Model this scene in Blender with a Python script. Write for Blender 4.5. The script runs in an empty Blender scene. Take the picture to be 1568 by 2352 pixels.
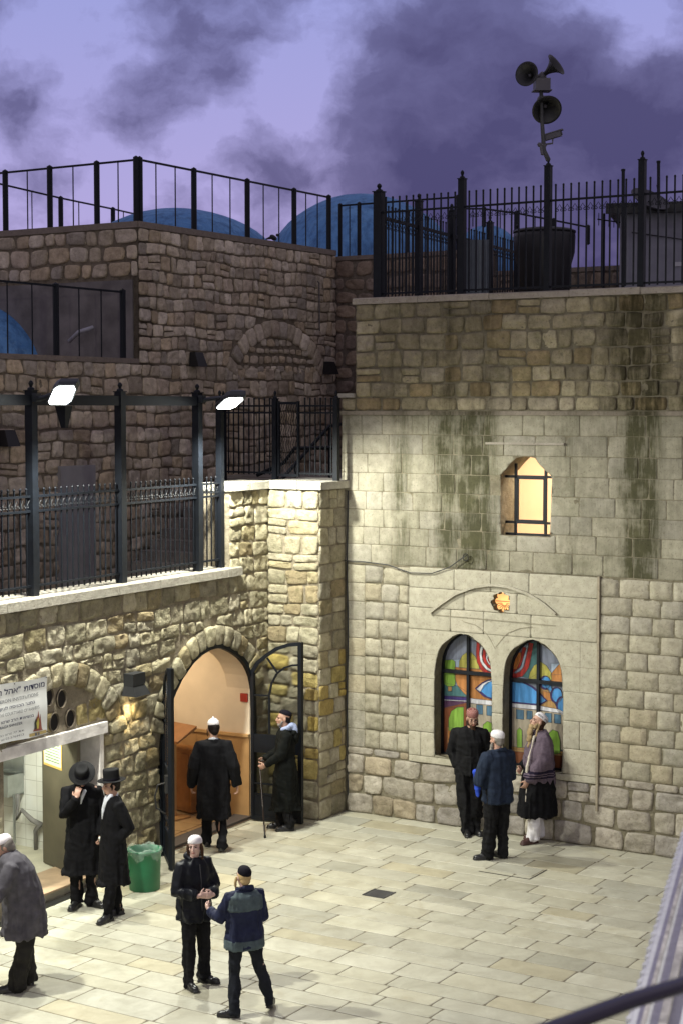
import bpy, math, random
import numpy as np
from mathutils import Vector, Matrix
from mathutils.geometry import tessellate_polygon

# ------------------------------------------------------------------ camera
F = 3879.0; CX = 784.0; CY = 1176.0; HCAM = 5.9; HY = 937.0
PITCH = math.atan((CY - HY) / F)
scene = bpy.context.scene
cam_d = bpy.data.cameras.new('camera'); cam = bpy.data.objects.new('camera', cam_d)
scene.collection.objects.link(cam); scene.camera = cam
cam.location = (0, 0, HCAM); cam.rotation_euler = (math.pi / 2 - PITCH, 0, 0)
cam_d.sensor_fit = 'VERTICAL'; cam_d.sensor_height = 36.0; cam_d.sensor_width = 24.0
cam_d.lens = 36.0 * F / 2352.0; cam_d.clip_end = 2000; cam_d.clip_start = 0.05
cam_d.dof.use_dof = True; cam_d.dof.focus_distance = 22.0; cam_d.dof.aperture_fstop = 6.3

# ------------------------------------------------------------------ pixel measuring helpers (measure a pixel of the photo on a real plane)
A0 = math.radians(31.7)
LD = np.array([math.sin(A0), math.cos(A0), 0.0])      # direction of the left wall, away from the camera
RD = np.array([math.cos(A0), -math.sin(A0), 0.0])     # direction of the right wall, to the right
Z = np.array([0, 0, 1.0]); CAM = np.array([0, 0, HCAM])
def V3(*a): return np.array(a, float)
def unit(v): v = np.asarray(v, float); return v / (np.linalg.norm(v) + 1e-12)
def ray(x, y):
    u = (x - CX) / F; v = -(y - CY) / F
    return V3(u, math.cos(PITCH) + v * math.sin(PITCH), -math.sin(PITCH) + v * math.cos(PITCH))
def G(x, y, z=0.0):
    r = ray(x, y); return CAM + r * ((z - HCAM) / r[2])
class Frame:
    """a wall: o = origin on the ground, ex = along the wall, n = outward normal"""
    def __init__(s, o, ex): s.o = np.array(o, float); s.ex = unit(ex); s.n = np.cross(s.ex, Z)
    def P(s, u, w, d=0.0): return s.o + s.ex * u + Z * w + s.n * d
    def PA(s, uw, d): return s.o + np.outer(uw[:, 0], s.ex) + np.outer(uw[:, 1], Z) + np.outer(d, s.n)
    def uv(s, x, y, d=0.0):
        r = ray(x, y); p0 = s.o + s.n * d
        t = np.dot(p0 - CAM, s.n) / np.dot(r, s.n); p = CAM + r * t - s.o
        return float(p @ s.ex), float(p[2])
K = G(797, 1862)
FR = Frame(K, RD)                                     # right wall
W0 = K - 0.90 * RD - 0.72 * LD
FL = Frame(W0, LD - 0.05 * RD)                        # left (arched door) wall

# ------------------------------------------------------------------ world: dusk sky with violet clouds
world = bpy.data.worlds.new("World"); scene.world = world; world.use_nodes = True
wt = world.node_tree; wt.nodes.clear()
def wn(t, **k):
    n = wt.nodes.new(t)
    for a, b in k.items(): setattr(n, a, b)
    return n
def wl(a, b): wt.links.new(a, b)
tc = wn('ShaderNodeTexCoord')
warp = wn('ShaderNodeTexNoise'); warp.inputs['Scale'].default_value = 13; warp.inputs['Detail'].default_value = 7; warp.inputs['Roughness'].default_value = .6
wl(tc.outputs['Generated'], warp.inputs['Vector'])
wsub = wn('ShaderNodeVectorMath', operation='SUBTRACT'); wl(warp.outputs['Color'], wsub.inputs[0]); wsub.inputs[1].default_value = (.5, .5, .5)
wsc = wn('ShaderNodeVectorMath', operation='SCALE'); wl(wsub.outputs[0], wsc.inputs[0]); wsc.inputs['Scale'].default_value = 0.055
wadd = wn('ShaderNodeVectorMath', operation='ADD'); wl(tc.outputs['Generated'], wadd.inputs[0]); wl(wsc.outputs[0], wadd.inputs[1])
stretch = wn('ShaderNodeVectorMath', operation='MULTIPLY'); wl(wadd.outputs[0], stretch.inputs[0]); stretch.inputs[1].default_value = (0.8, 0.8, 1.25)
cn = wn('ShaderNodeTexNoise'); cn.inputs['Scale'].default_value = 13; cn.inputs['Detail'].default_value = 10; cn.inputs['Roughness'].default_value = 0.58
wl(stretch.outputs[0], cn.inputs['Vector'])
acc = wn('ShaderNodeMath', operation='MULTIPLY_ADD'); wl(cn.outputs['Fac'], acc.inputs[0]); acc.inputs[1].default_value = 2.5; acc.inputs[2].default_value = -1.02
last = acc.outputs[0]
BL = [(1180, 130, .085, .50), (1400, 330, .085, .50), (1000, 330, .062, .55), (820, 420, .055, .40), (620, 385, .036, .45), (1250, 520, .09, .55), (1530, 430, .07, .45), (980, 560, .05, .40), (950, 90, .045, .30),
      (510, 30, .040, .34), (430, 110, .042, .38), (370, 220, .035, .34), (290, 300, .034, .28), (120, 330, .032, .34), (30, 225, .030, .32), (1540, 190, .045, .35),
      (150, 110, .050, -.35), (640, 230, .036, -.42), (120, 450, .05, -.40), (480, 300, .024, -.30), (1425, 130, .018, -.55), (1510, 30, .030, -.45), (700, 80, .035, -.30), (300, 440, .03, -.3)]
for (bx, by, r, wgt) in BL:
    dv = unit(ray(bx, by))
    ds = wn('ShaderNodeVectorMath', operation='DISTANCE'); wl(wadd.outputs[0], ds.inputs[0]); ds.inputs[1].default_value = tuple(dv)
    mr = wn('ShaderNodeMapRange', interpolation_type='SMOOTHSTEP'); wl(ds.outputs['Value'], mr.inputs['Value'])
    mr.inputs['From Min'].default_value = 0.0; mr.inputs['From Max'].default_value = r * 1.25
    mr.inputs['To Min'].default_value = wgt; mr.inputs['To Max'].default_value = 0.0
    ad = wn('ShaderNodeMath', operation='ADD'); wl(last, ad.inputs[0]); wl(mr.outputs['Result'], ad.inputs[1]); last = ad.outputs[0]
sxyz = wn('ShaderNodeSeparateXYZ'); wl(tc.outputs['Generated'], sxyz.inputs[0])
hz = wn('ShaderNodeMapRange'); wl(sxyz.outputs[2], hz.inputs['Value']); hz.inputs['From Min'].default_value = .09; hz.inputs['From Max'].default_value = .24
lt = wn('ShaderNodeMix', data_type='RGBA'); wl(hz.outputs['Result'], lt.inputs[0]); lt.inputs[6].default_value = (.49, .42, .78, 1); lt.inputs[7].default_value = (.36, .385, .78, 1)
dk = wn('ShaderNodeMix', data_type='RGBA'); wl(hz.outputs['Result'], dk.inputs[0]); dk.inputs[6].default_value = (.062, .056, .178, 1); dk.inputs[7].default_value = (.084, .076, .205, 1)
lsc = wn('ShaderNodeMath', operation='MULTIPLY'); wl(last, lsc.inputs[0]); lsc.inputs[1].default_value = .80
fc = wn('ShaderNodeValToRGB'); wl(lsc.outputs[0], fc.inputs['Fac']); e = fc.color_ramp.elements; fc.color_ramp.interpolation = 'LINEAR'
e[0].position = 0.05; e[0].color = (0, 0, 0, 1); e[1].position = .98; e[1].color = (1, 1, 1, 1)
q = e.new(.26); q.color = (.40, .40, .40, 1); q = e.new(.50); q.color = (.78, .78, .78, 1)
cr = wn('ShaderNodeMix', data_type='RGBA'); wl(fc.outputs['Color'], cr.inputs[0]); wl(lt.outputs[2], cr.inputs[6]); wl(dk.outputs[2], cr.inputs[7])
sky = wn('ShaderNodeTexSky', sky_type='NISHITA'); sky.sun_disc = False
sky.sun_elevation = math.radians(0.5); sky.sun_rotation = math.radians(250)
skm = wn('ShaderNodeVectorMath', operation='SCALE'); wl(sky.outputs[0], skm.inputs[0]); skm.inputs['Scale'].default_value = 0.02
ska = wn('ShaderNodeVectorMath', operation='ADD'); wl(cr.outputs[2], ska.inputs[0]); wl(skm.outputs[0], ska.inputs[1])
# outside the view the sky is an even grey, chosen for its ambient light
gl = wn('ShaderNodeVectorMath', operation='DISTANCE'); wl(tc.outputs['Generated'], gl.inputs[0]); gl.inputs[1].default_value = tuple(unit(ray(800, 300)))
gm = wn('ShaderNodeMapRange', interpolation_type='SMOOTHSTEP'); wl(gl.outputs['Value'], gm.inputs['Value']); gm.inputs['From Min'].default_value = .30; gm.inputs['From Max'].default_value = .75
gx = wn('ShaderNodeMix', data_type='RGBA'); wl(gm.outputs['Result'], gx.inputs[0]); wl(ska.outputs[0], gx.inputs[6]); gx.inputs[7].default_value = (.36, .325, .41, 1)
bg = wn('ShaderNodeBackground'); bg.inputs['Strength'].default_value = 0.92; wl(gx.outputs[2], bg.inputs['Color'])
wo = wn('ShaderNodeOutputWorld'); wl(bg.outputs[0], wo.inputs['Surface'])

scene.view_settings.view_transform = 'Standard'; scene.view_settings.look = 'None'
scene.view_settings.exposure = 0.0; scene.view_settings.gamma = 1.0
try:
    scene.cycles.use_denoising = True; scene.cycles.max_bounces = 6; scene.cycles.sample_clamp_indirect = 6.0
    scene.cycles.caustics_reflective = False; scene.cycles.caustics_refractive = False
except Exception: pass

# ------------------------------------------------------------------ mesh helpers
ROOT = {}
def tag(o, label=None, cat=None, group=None, kind=None):
    if label: o['label'] = label
    if cat: o['category'] = cat
    if group: o['group'] = group
    if kind: o['kind'] = kind
    return o
def thing(name, label, cat, loc, group=None):
    o = bpy.data.objects.new(name, None); scene.collection.objects.link(o); o.empty_display_size = .2
    o.location = tuple(loc); ROOT[o.name] = np.array(loc, float); return tag(o, label, cat, group)
def rawmesh(V, Fc, uv=None, col=None, smooth=True):
    m = bpy.data.meshes.new('mesh'); m.from_pydata([tuple(v) for v in V] if not isinstance(V, list) else V, [], Fc)
    if uv is not None:
        vi = np.zeros(len(m.loops), dtype=np.int32); m.loops.foreach_get('vertex_index', vi)
        l = m.uv_layers.new(name='UVMap'); l.data.foreach_set('uv', np.asarray(uv, np.float32)[vi].ravel())
    if col is not None:
        a = m.color_attributes.new('col', 'FLOAT_COLOR', 'POINT')
        c4 = np.ones((len(m.vertices), 4), np.float32); c4[:, :3] = col; a.data.foreach_set('color', c4.ravel())
    if smooth: m.polygons.foreach_set('use_smooth', np.ones(len(m.polygons), bool))
    return m
def link(name, V, Fc, mat, parent=None, uv=None, col=None, smooth=False, loc=None, **tg):
    V = np.asarray(V, float).reshape(-1, 3)
    if parent is not None: org = ROOT[parent.name]
    elif loc is not None: org = np.array(loc, float)
    else: org = V3((V[:, 0].min() + V[:, 0].max()) / 2, (V[:, 1].min() + V[:, 1].max()) / 2, V[:, 2].min())
    me = rawmesh((V - org).tolist(), Fc, uv, col, smooth)
    o = bpy.data.objects.new(name, me); me.name = name; scene.collection.objects.link(o)
    if mat is not None: me.materials.append(mat)
    if parent is not None: o.parent = parent
    else: o.location = tuple(org)
    ROOT[o.name] = org
    if tg: tag(o, **tg)
    return o

def hsh(ix, iy, iz, s):
    n = (ix * 374761393 + iy * 668265263 + iz * 2147483647 // 3 + s * 974634777) & 0xffffffff
    n = ((n ^ (n >> 13)) * 1274126177) & 0xffffffff
    n = n ^ (n >> 16)
    return (n & 0xffff) / 65535.0
def noise3(p, s=0):
    p = np.asarray(p, float); i = np.floor(p).astype(np.int64); f = p - i; f = f * f * (3 - 2 * f); r = 0
    for dx in (0, 1):
        for dy in (0, 1):
            for dz in (0, 1):
                w = (f[:, 0] if dx else 1 - f[:, 0]) * (f[:, 1] if dy else 1 - f[:, 1]) * (f[:, 2] if dz else 1 - f[:, 2])
                r = r + w * hsh(i[:, 0] + dx, i[:, 1] + dy, i[:, 2] + dz, s)
    return r * 2 - 1
def fbm(p, s=0, o=3):
    p = np.asarray(p, float); return sum(noise3(p * 2 ** k, s + k) * .5 ** k for k in range(o))

class MB:
    def __init__(s): s.V = []; s.F = []
    def add(s, V, Fc):
        b = len(s.V); s.V += [tuple(v) for v in V]; s.F += [tuple(i + b for i in f) for f in Fc]; return s
    def hexa(s, c):       # 8 corners: bottom 4 ccw, top 4
        return s.add(c, [(3, 2, 1, 0), (4, 5, 6, 7), (0, 1, 5, 4), (1, 2, 6, 5), (2, 3, 7, 6), (3, 0, 4, 7)])
    def box(s, fr, u0, u1, w0, w1, d0, d1):
        P = fr.P; return s.hexa([P(u0, w0, d1), P(u1, w0, d1), P(u1, w0, d0), P(u0, w0, d0), P(u0, w1, d1), P(u1, w1, d1), P(u1, w1, d0), P(u0, w1, d0)])
    def beam(s, a, b, wx, wy, up=Z):
        a = np.array(a, float); b = np.array(b, float); t = unit(b - a); x = np.cross(t, up)
        if np.linalg.norm(x) < 1e-3: x = np.cross(t, RD)
        x = unit(x); y = np.cross(x, t); x = x * wx / 2; y = y * wy / 2
        return s.hexa([a - x - y, a + x - y, a + x + y, a - x + y, b - x - y, b + x - y, b + x + y, b - x + y])
    def tube(s, pts, rad, n=8, sx=1.0, ref=None, cap=True):
        pts = [np.array(p, float) for p in pts]; m = len(pts)
        if not hasattr(rad, '__len__'): rad = [rad] * m
        V = []; Fc = []; x = None
        for i, p in enumerate(pts):
            t = unit(pts[min(i + 1, m - 1)] - pts[max(i - 1, 0)])
            if x is None:
                r = ref if ref is not None else (Z if abs(t[2]) < .9 else RD); x = unit(np.cross(t, r))
            else: x = unit(x - t * np.dot(x, t))
            y = np.cross(t, x)
            for k in range(n):
                a = 2 * math.pi * k / n; V.append(p + rad[i] * (x * math.cos(a) * sx + y * math.sin(a)))
        for i in range(m - 1):
            for k in range(n): k2 = (k + 1) % n; Fc.append((i * n + k, i * n + k2, (i + 1) * n + k2, (i + 1) * n + k))
        if cap:
            for i, sgn in ((0, -1), (m - 1, 1)):
                t = unit(pts[1] - pts[0]) if i == 0 else unit(pts[-1] - pts[-2])
                c = len(V); V.append(pts[i] + t * sgn * rad[i] * cap_k[0])
                for k in range(n):
                    k2 = (k + 1) % n; Fc.append((i * n + k2, i * n + k, c) if i == 0 else (i * n + k, i * n + k2, c))
        return s.add(V, Fc)
    def lathe(s, c, prof, n=24, ax=None, closed=False):
        """prof: (r, h) list; ax = 3x3 columns x,y,z"""
        ax = np.eye(3) if ax is None else ax; V = []; Fc = []; m = len(prof); c = np.array(c, float)
        for r, h in prof:
            for k in range(n):
                a = 2 * math.pi * k / n; V.append(c + ax @ V3(r * math.cos(a), r * math.sin(a), h))
        for i in range(m - 1):
            for k in range(n): k2 = (k + 1) % n; Fc.append((i * n + k, i * n + k2, (i + 1) * n + k2, (i + 1) * n + k))
        if prof[0][0] > 1e-6: Fc.append(tuple(range(n - 1, -1, -1)))
        if prof[-1][0] > 1e-6: Fc.append(tuple((m - 1) * n + k for k in range(n)))
        return s.add(V, Fc)
    def ell(s, c, r, ax=None, nu=16, nv=10):
        ax = np.eye(3) if ax is None else ax; c = np.array(c, float); V = [c + ax @ V3(0, 0, -r[2])]; Fc = []
        for i in range(1, nv):
            ph = math.pi * i / nv - math.pi / 2
            for k in range(nu):
                a = 2 * math.pi * k / nu; V.append(c + ax @ V3(r[0] * math.cos(a) * math.cos(ph), r[1] * math.sin(a) * math.cos(ph), r[2] * math.sin(ph)))
        V.append(c + ax @ V3(0, 0, r[2])); T = len(V) - 1
        for k in range(nu):
            k2 = (k + 1) % nu; Fc.append((0, 1 + k2, 1 + k)); Fc.append((T, T - nu + k, T - nu + k2))
            for i in range(nv - 2): Fc.append((1 + i * nu + k, 1 + i * nu + k2, 1 + (i + 1) * nu + k2, 1 + (i + 1) * nu + k))
        return s.add(V, Fc)
    def prism(s, fr, poly, d0, d1):
        n = len(poly); V = [fr.P(u, w, d1) for u, w in poly] + [fr.P(u, w, d0) for u, w in poly]
        tri = tessellate_polygon([[Vector((u, w, 0)) for u, w in poly]])
        Fc = [orient(t, poly) for t in tri] + [tuple(i + n for i in orient(t, poly)[::-1]) for t in tri]
        ccw = area(poly) > 0
        for i in range(n):
            j = (i + 1) % n; Fc.append((i, i + n, j + n, j) if ccw else (j, j + n, i + n, i))
        return s.add(V, Fc)
    def build(s, name, mat, parent=None, smooth=False, **k): return link(name, s.V, s.F, mat, parent, smooth=smooth, **k)
cap_k = [0.6]
def area(p): return sum(p[i][0] * p[(i + 1) % len(p)][1] - p[(i + 1) % len(p)][0] * p[i][1] for i in range(len(p))) / 2
def orient(t, poly):
    return tuple(t) if area([poly[i] for i in t]) > 0 else tuple(t[::-1])

# ------------------------------------------------------------------ materials
def mat_new(name):
    m = bpy.data.materials.new(name); m.use_nodes = True; return m, m.node_tree, m.node_tree.nodes['Principled BSDF']
def setc(b, c, rough=.7, metal=0, spec=.5):
    b.inputs['Base Color'].default_value = tuple(c) + (1,); b.inputs['Roughness'].default_value = rough
    b.inputs['Metallic'].default_value = metal; b.inputs['Specular IOR Level'].default_value = spec
def ND(t, ty, **k):
    n = t.nodes.new(ty)
    for a, b in k.items(): setattr(n, a, b)
    return n
def mixc(t, fac, a, b, mode='MIX'):
    m = ND(t, 'ShaderNodeMix', data_type='RGBA', blend_type=mode)
    for s, v in ((0, fac), (6, a), (7, b)):
        if hasattr(v, 'is_output') or hasattr(v, 'links'): t.links.new(v, m.inputs[s])
        else: m.inputs[s].default_value = v if s == 0 else (tuple(v) + (1,) if len(v) == 3 else v)
    return m.outputs[2]
def ramp(t, src, p0, p1, v0=0., v1=1.):
    m = ND(t, 'ShaderNodeMapRange'); t.links.new(src, m.inputs[0])
    for i, v in enumerate((p0, p1, v0, v1)): m.inputs[i + 1].default_value = v
    return m.outputs[0]
def nz(t, scale, detail=3, rough=.55, vec=None, dist=0):
    n = ND(t, 'ShaderNodeTexNoise'); n.inputs['Scale'].default_value = scale; n.inputs['Detail'].default_value = detail
    n.inputs['Roughness'].default_value = rough; n.inputs['Distortion'].default_value = dist
    if vec is None:
        g = ND(t, 'ShaderNodeNewGeometry'); vec = g.outputs['Position']
    t.links.new(vec, n.inputs['Vector']); return n.outputs['Fac']
def bump(t, b, h, strength=.4, dist=.01):
    n = ND(t, 'ShaderNodeBump'); n.inputs['Strength'].default_value = strength; n.inputs['Distance'].default_value = dist
    t.links.new(h, n.inputs['Height']); t.links.new(n.outputs[0], b.inputs['Normal'])
def simple(name, c, rough=.6, metal=0, spec=.5, var=.15, scale=6, bmp=0, bscale=60):
    m, t, b = mat_new(name); setc(b, c, rough, metal, spec)
    if var:
        f = nz(t, scale, 4); c1 = [x * (1 - var) for x in c]; c2 = [min(1, x * (1 + var)) for x in c]
        t.links.new(mixc(t, ramp(t, f, .3, .7), c1, c2), b.inputs['Base Color'])
    if bmp: bump(t, b, nz(t, bscale, 3), bmp, .01)
    return m
def glow(name, c, s):
    m, t, b = mat_new(name); setc(b, (0.8, .8, .8)); b.inputs['Emission Color'].default_value = tuple(c) + (1,); b.inputs['Emission Strength'].default_value = s; return m

def stone_mat(name, moss=0.0, streak=None, mottle=.5, bmp=.55, wet=0.0, tint=(1, 1, 1), lowdark=0.0, rough=.88, bdist=.012, bsc=1.0):
    """col attribute = the stone's own colour; moss and drip stains have their own shapes"""
    m, t, b = mat_new(name); setc(b, (.4, .36, .28), rough, 0, .3)
    a = ND(t, 'ShaderNodeAttribute', attribute_name='col'); base = a.outputs['Color']
    if tint != (1, 1, 1): base = mixc(t, 1.0, base, tint, 'MULTIPLY')
    n1 = nz(t, 9, 5, .6); n2 = nz(t, 34, 5, .65)
    base = mixc(t, mottle, base, mixc(t, ramp(t, n1, .32, .68), (.52, .47, .40), (1.25, 1.22, 1.15)), 'MULTIPLY')
    base = mixc(t, ramp(t, n2, .56, .68, 0, .55), base, mixc(t, 1, base, (.42, .38, .33), 'MULTIPLY'))
    pits = ND(t, 'ShaderNodeTexVoronoi'); pits.inputs['Scale'].default_value = 26
    g = ND(t, 'ShaderNodeNewGeometry'); t.links.new(g.outputs['Position'], pits.inputs['Vector'])
    base = mixc(t, ramp(t, pits.outputs['Distance'], .06, .13, .5, 0), base, (.07, .06, .05))
    if moss:
        n3 = nz(t, 1.3, 5, .7); n4 = nz(t, 7, 4, .7); mm = ND(t, 'ShaderNodeMath', operation='MULTIPLY')
        t.links.new(ramp(t, n3, .42, .68), mm.inputs[0]); t.links.new(ramp(t, n4, .40, .62), mm.inputs[1])
        m2 = ND(t, 'ShaderNodeMath', operation='MULTIPLY'); t.links.new(mm.outputs[0], m2.inputs[0]); m2.inputs[1].default_value = moss
        base = mixc(t, m2.outputs[0], base, mixc(t, .6, base, (.10, .105, .04)))
    if streak:
        stops, wlo, whi, amt, colr = streak
        uvn = ND(t, 'ShaderNodeUVMap'); sp = ND(t, 'ShaderNodeSeparateXYZ'); t.links.new(uvn.outputs[0], sp.inputs[0])
        cmb = ND(t, 'ShaderNodeCombineXYZ'); t.links.new(sp.outputs[0], cmb.inputs[0])
        sc = ND(t, 'ShaderNodeMath', operation='MULTIPLY'); t.links.new(sp.outputs[1], sc.inputs[0]); sc.inputs[1].default_value = .10; t.links.new(sc.outputs[0], cmb.inputs[1])
        fine = nz(t, 14, 6, .75, cmb.outputs[0]); cm2 = ND(t, 'ShaderNodeCombineXYZ'); t.links.new(sp.outputs[0], cm2.inputs[0]); t.links.new(sp.outputs[1], cm2.inputs[1])
        wv = nz(t, 3.0, 3, .6, cm2.outputs[0])
        uu = ND(t, 'ShaderNodeMath', operation='MULTIPLY_ADD'); t.links.new(wv, uu.inputs[0]); uu.inputs[1].default_value = .16
        u2 = ND(t, 'ShaderNodeMath', operation='ADD'); t.links.new(sp.outputs[0], u2.inputs[0]); u2.inputs[1].default_value = -.08; t.links.new(u2.outputs[0], uu.inputs[2])
        un = ND(t, 'ShaderNodeMath', operation='DIVIDE'); t.links.new(uu.outputs[0], un.inputs[0]); un.inputs[1].default_value = 7.0
        rp = ND(t, 'ShaderNodeValToRGB'); t.links.new(un.outputs[0], rp.inputs[0]); el = rp.color_ramp.elements
        el[0].position = 0; el[0].color = (stops[0][1],) * 3 + (1,); el[1].position = 1; el[1].color = (stops[-1][1],) * 3 + (1,)
        for u, v in stops[1:-1]: q = el.new(u / 7.0); q.color = (v, v, v, 1)
        def mul(x, y):
            k = ND(t, 'ShaderNodeMath', operation='MULTIPLY'); t.links.new(x, k.inputs[0])
            if hasattr(y, 'links'): t.links.new(y, k.inputs[1])
            else: k.inputs[1].default_value = y
            return k.outputs[0]
        wj = ND(t, 'ShaderNodeMath', operation='MULTIPLY_ADD'); t.links.new(fine, wj.inputs[0]); wj.inputs[1].default_value = 1.3; t.links.new(sp.outputs[1], wj.inputs[2])
        msk = mul(rp.outputs[0], ramp(t, fine, .30, .66, .38, 1)); msk = mul(msk, ramp(t, wj.outputs[0], wlo + .35, wlo + 1.0)); msk = mul(msk, ramp(t, sp.outputs[1], whi, whi - .25))
        msk = mul(msk, ramp(t, wv, .3, .6, .55, 1)); msk = mul(msk, amt); mx = ND(t, 'ShaderNodeMath', operation='MULTIPLY', use_clamp=True); t.links.new(msk, mx.inputs[0]); mx.inputs[1].default_value = 1.75; msk = mul(mx.outputs[0], .95)
        base = mixc(t, msk, base, mixc(t, 1, base, colr, 'MULTIPLY'))
    t.links.new(base, b.inputs['Base Color'])
    f = nz(t, 13 * bsc, 8, .68); f2_ = nz(t, 55 * bsc, 4, .6); sm_ = ND(t, 'ShaderNodeMath', operation='MULTIPLY_ADD'); t.links.new(f2_, sm_.inputs[0]); sm_.inputs[1].default_value = .22; t.links.new(f, sm_.inputs[2])
    bump(t, b, sm_.outputs[0], min(1, bmp * 1.25), bdist * 3.2)
    return m

# ------------------------------------------------------------------ stones
PAL = dict(
    rubble=[(.42, .39, .31), (.36, .335, .27), (.46, .43, .36), (.37, .325, .23), (.31, .29, .245), (.44, .415, .37), (.34, .285, .20), (.40, .37, .30), (.45, .425, .35), (.38, .355, .30)],
    back=[(.36, .325, .275), (.31, .28, .24), (.41, .375, .33), (.35, .30, .235), (.28, .26, .24), (.44, .41, .37), (.33, .29, .25)],
    ashlar=[(.40, .38, .30), (.38, .36, .29), (.415, .39, .315), (.37, .35, .275), (.385, .365, .305)],
    boss=[(.39, .365, .285), (.36, .335, .26), (.41, .385, .31), (.38, .34, .25), (.35, .33, .275), (.37, .345, .275)],
    base=[(.38, .35, .30), (.33, .31, .28), (.42, .39, .33), (.36, .31, .23), (.30, .28, .26)],
    pave=[(.475, .465, .375), (.45, .44, .36), (.49, .48, .395), (.46, .445, .35), (.435, .43, .36), (.48, .47, .385)])
def courses(rng, u0, u1, w0, w1, h, l, jit=.02, split=.12, even=False):
    out = []; w = w0; rows = [w0]
    while w < w1 - h[0] * .6:
        w += rng.uniform(*h); rows.append(w)
    sc = (w1 - w0) / (rows[-1] - w0); rows = [w0 + (r - w0) * sc for r in rows]
    def line(i, u):
        if i == 0 or i == len(rows) - 1 or jit == 0: return rows[i]
        return rows[i] + jit * 1.4 * (math.sin(u * 1.7 + i * 2.1) * .5 + math.sin(u * 4.3 + i * 5.7) * .5)
    for i in range(len(rows) - 1):
        u = u0
        cuts = [u0]
        while u < u1:
            u += rng.uniform(*l) if not even else l[0] + (l[1] - l[0]) * rng.random() ** 2; cuts.append(u)
        if cuts[-1] - u1 > (l[0] + l[1]) * .3 and len(cuts) > 2: cuts.pop()
        cuts[-1] = u1
        for a, b in zip(cuts[:-1], cuts[1:]):
            j = lambda: rng.uniform(-jit, jit)
            ja, jb = (0, 0) if a == u0 else (j(), j()), (0, 0) if b == u1 else (j(), j())
            rnd = lambda: rng.uniform(-jit, jit) * .5
            q = [(a + ja[0], line(i, a) + (rnd() if i else 0)), (b + jb[0], line(i, b) + (rnd() if i else 0)), (b + jb[1], line(i + 1, b) + rnd()), (a + ja[1], line(i + 1, a) + rnd())]
            if rng.random() < split and rows[i + 1] - rows[i] > .2:
                m0 = [(q[0][0] + q[3][0]) / 2, (q[0][1] * .5 + q[3][1] * .5)]; m1 = [(q[1][0] + q[2][0]) / 2, (q[1][1] * .5 + q[2][1] * .5)]
                out.append([q[0], q[1], m1, m0]); out.append([m0, m1, q[2], q[3]])
            else: out.append(q)
    return out
def polar(outline, c, n=720):
    P = np.array(outline) - np.array(c); th = np.linspace(-math.pi, math.pi, n); R = np.zeros(n)
    for i, a in enumerate(th):
        d = V3(math.cos(a), math.sin(a), 0)[:2]; best = 0
        for k in range(len(P)):
            p, q = P[k], P[(k + 1) % len(P)]; e = q - p; den = d[0] * e[1] - d[1] * e[0]
            if abs(den) < 1e-9: continue
            t = (p[0] * e[1] - p[1] * e[0]) / den; s = (p[0] * d[1] - p[1] * d[0]) / den
            if t > 0 and -1e-6 <= s <= 1 + 1e-6: best = max(best, t)
        R[i] = best
    return th, R
def pusher(items):
    pre = [(np.array(c), *polar(o, c)) for o, c in items]
    def rad(uw):
        r = []
        for c, th, R in pre:
            d = uw - c; r.append((c, d, np.linalg.norm(d, axis=1), np.interp(np.arctan2(d[:, 1], d[:, 0]), th, R)))
        return r
    def push(uw):
        for k in range(len(pre)):
            c, d, n, R = rad(uw)[k]; s = np.where(n < R, R / np.maximum(n, 1e-6), 1.0)
            uw = c + d * s[:, None]
        return uw
    def inside(p):
        return any((n < R)[0] for c, d, n, R in rad(np.array([p])))
    def drop(uw):
        k = np.zeros(len(uw), bool)
        for c, d, n, R in rad(uw): k |= n < R * .985
        return k
    inside.drop = drop
    return push, inside
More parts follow.
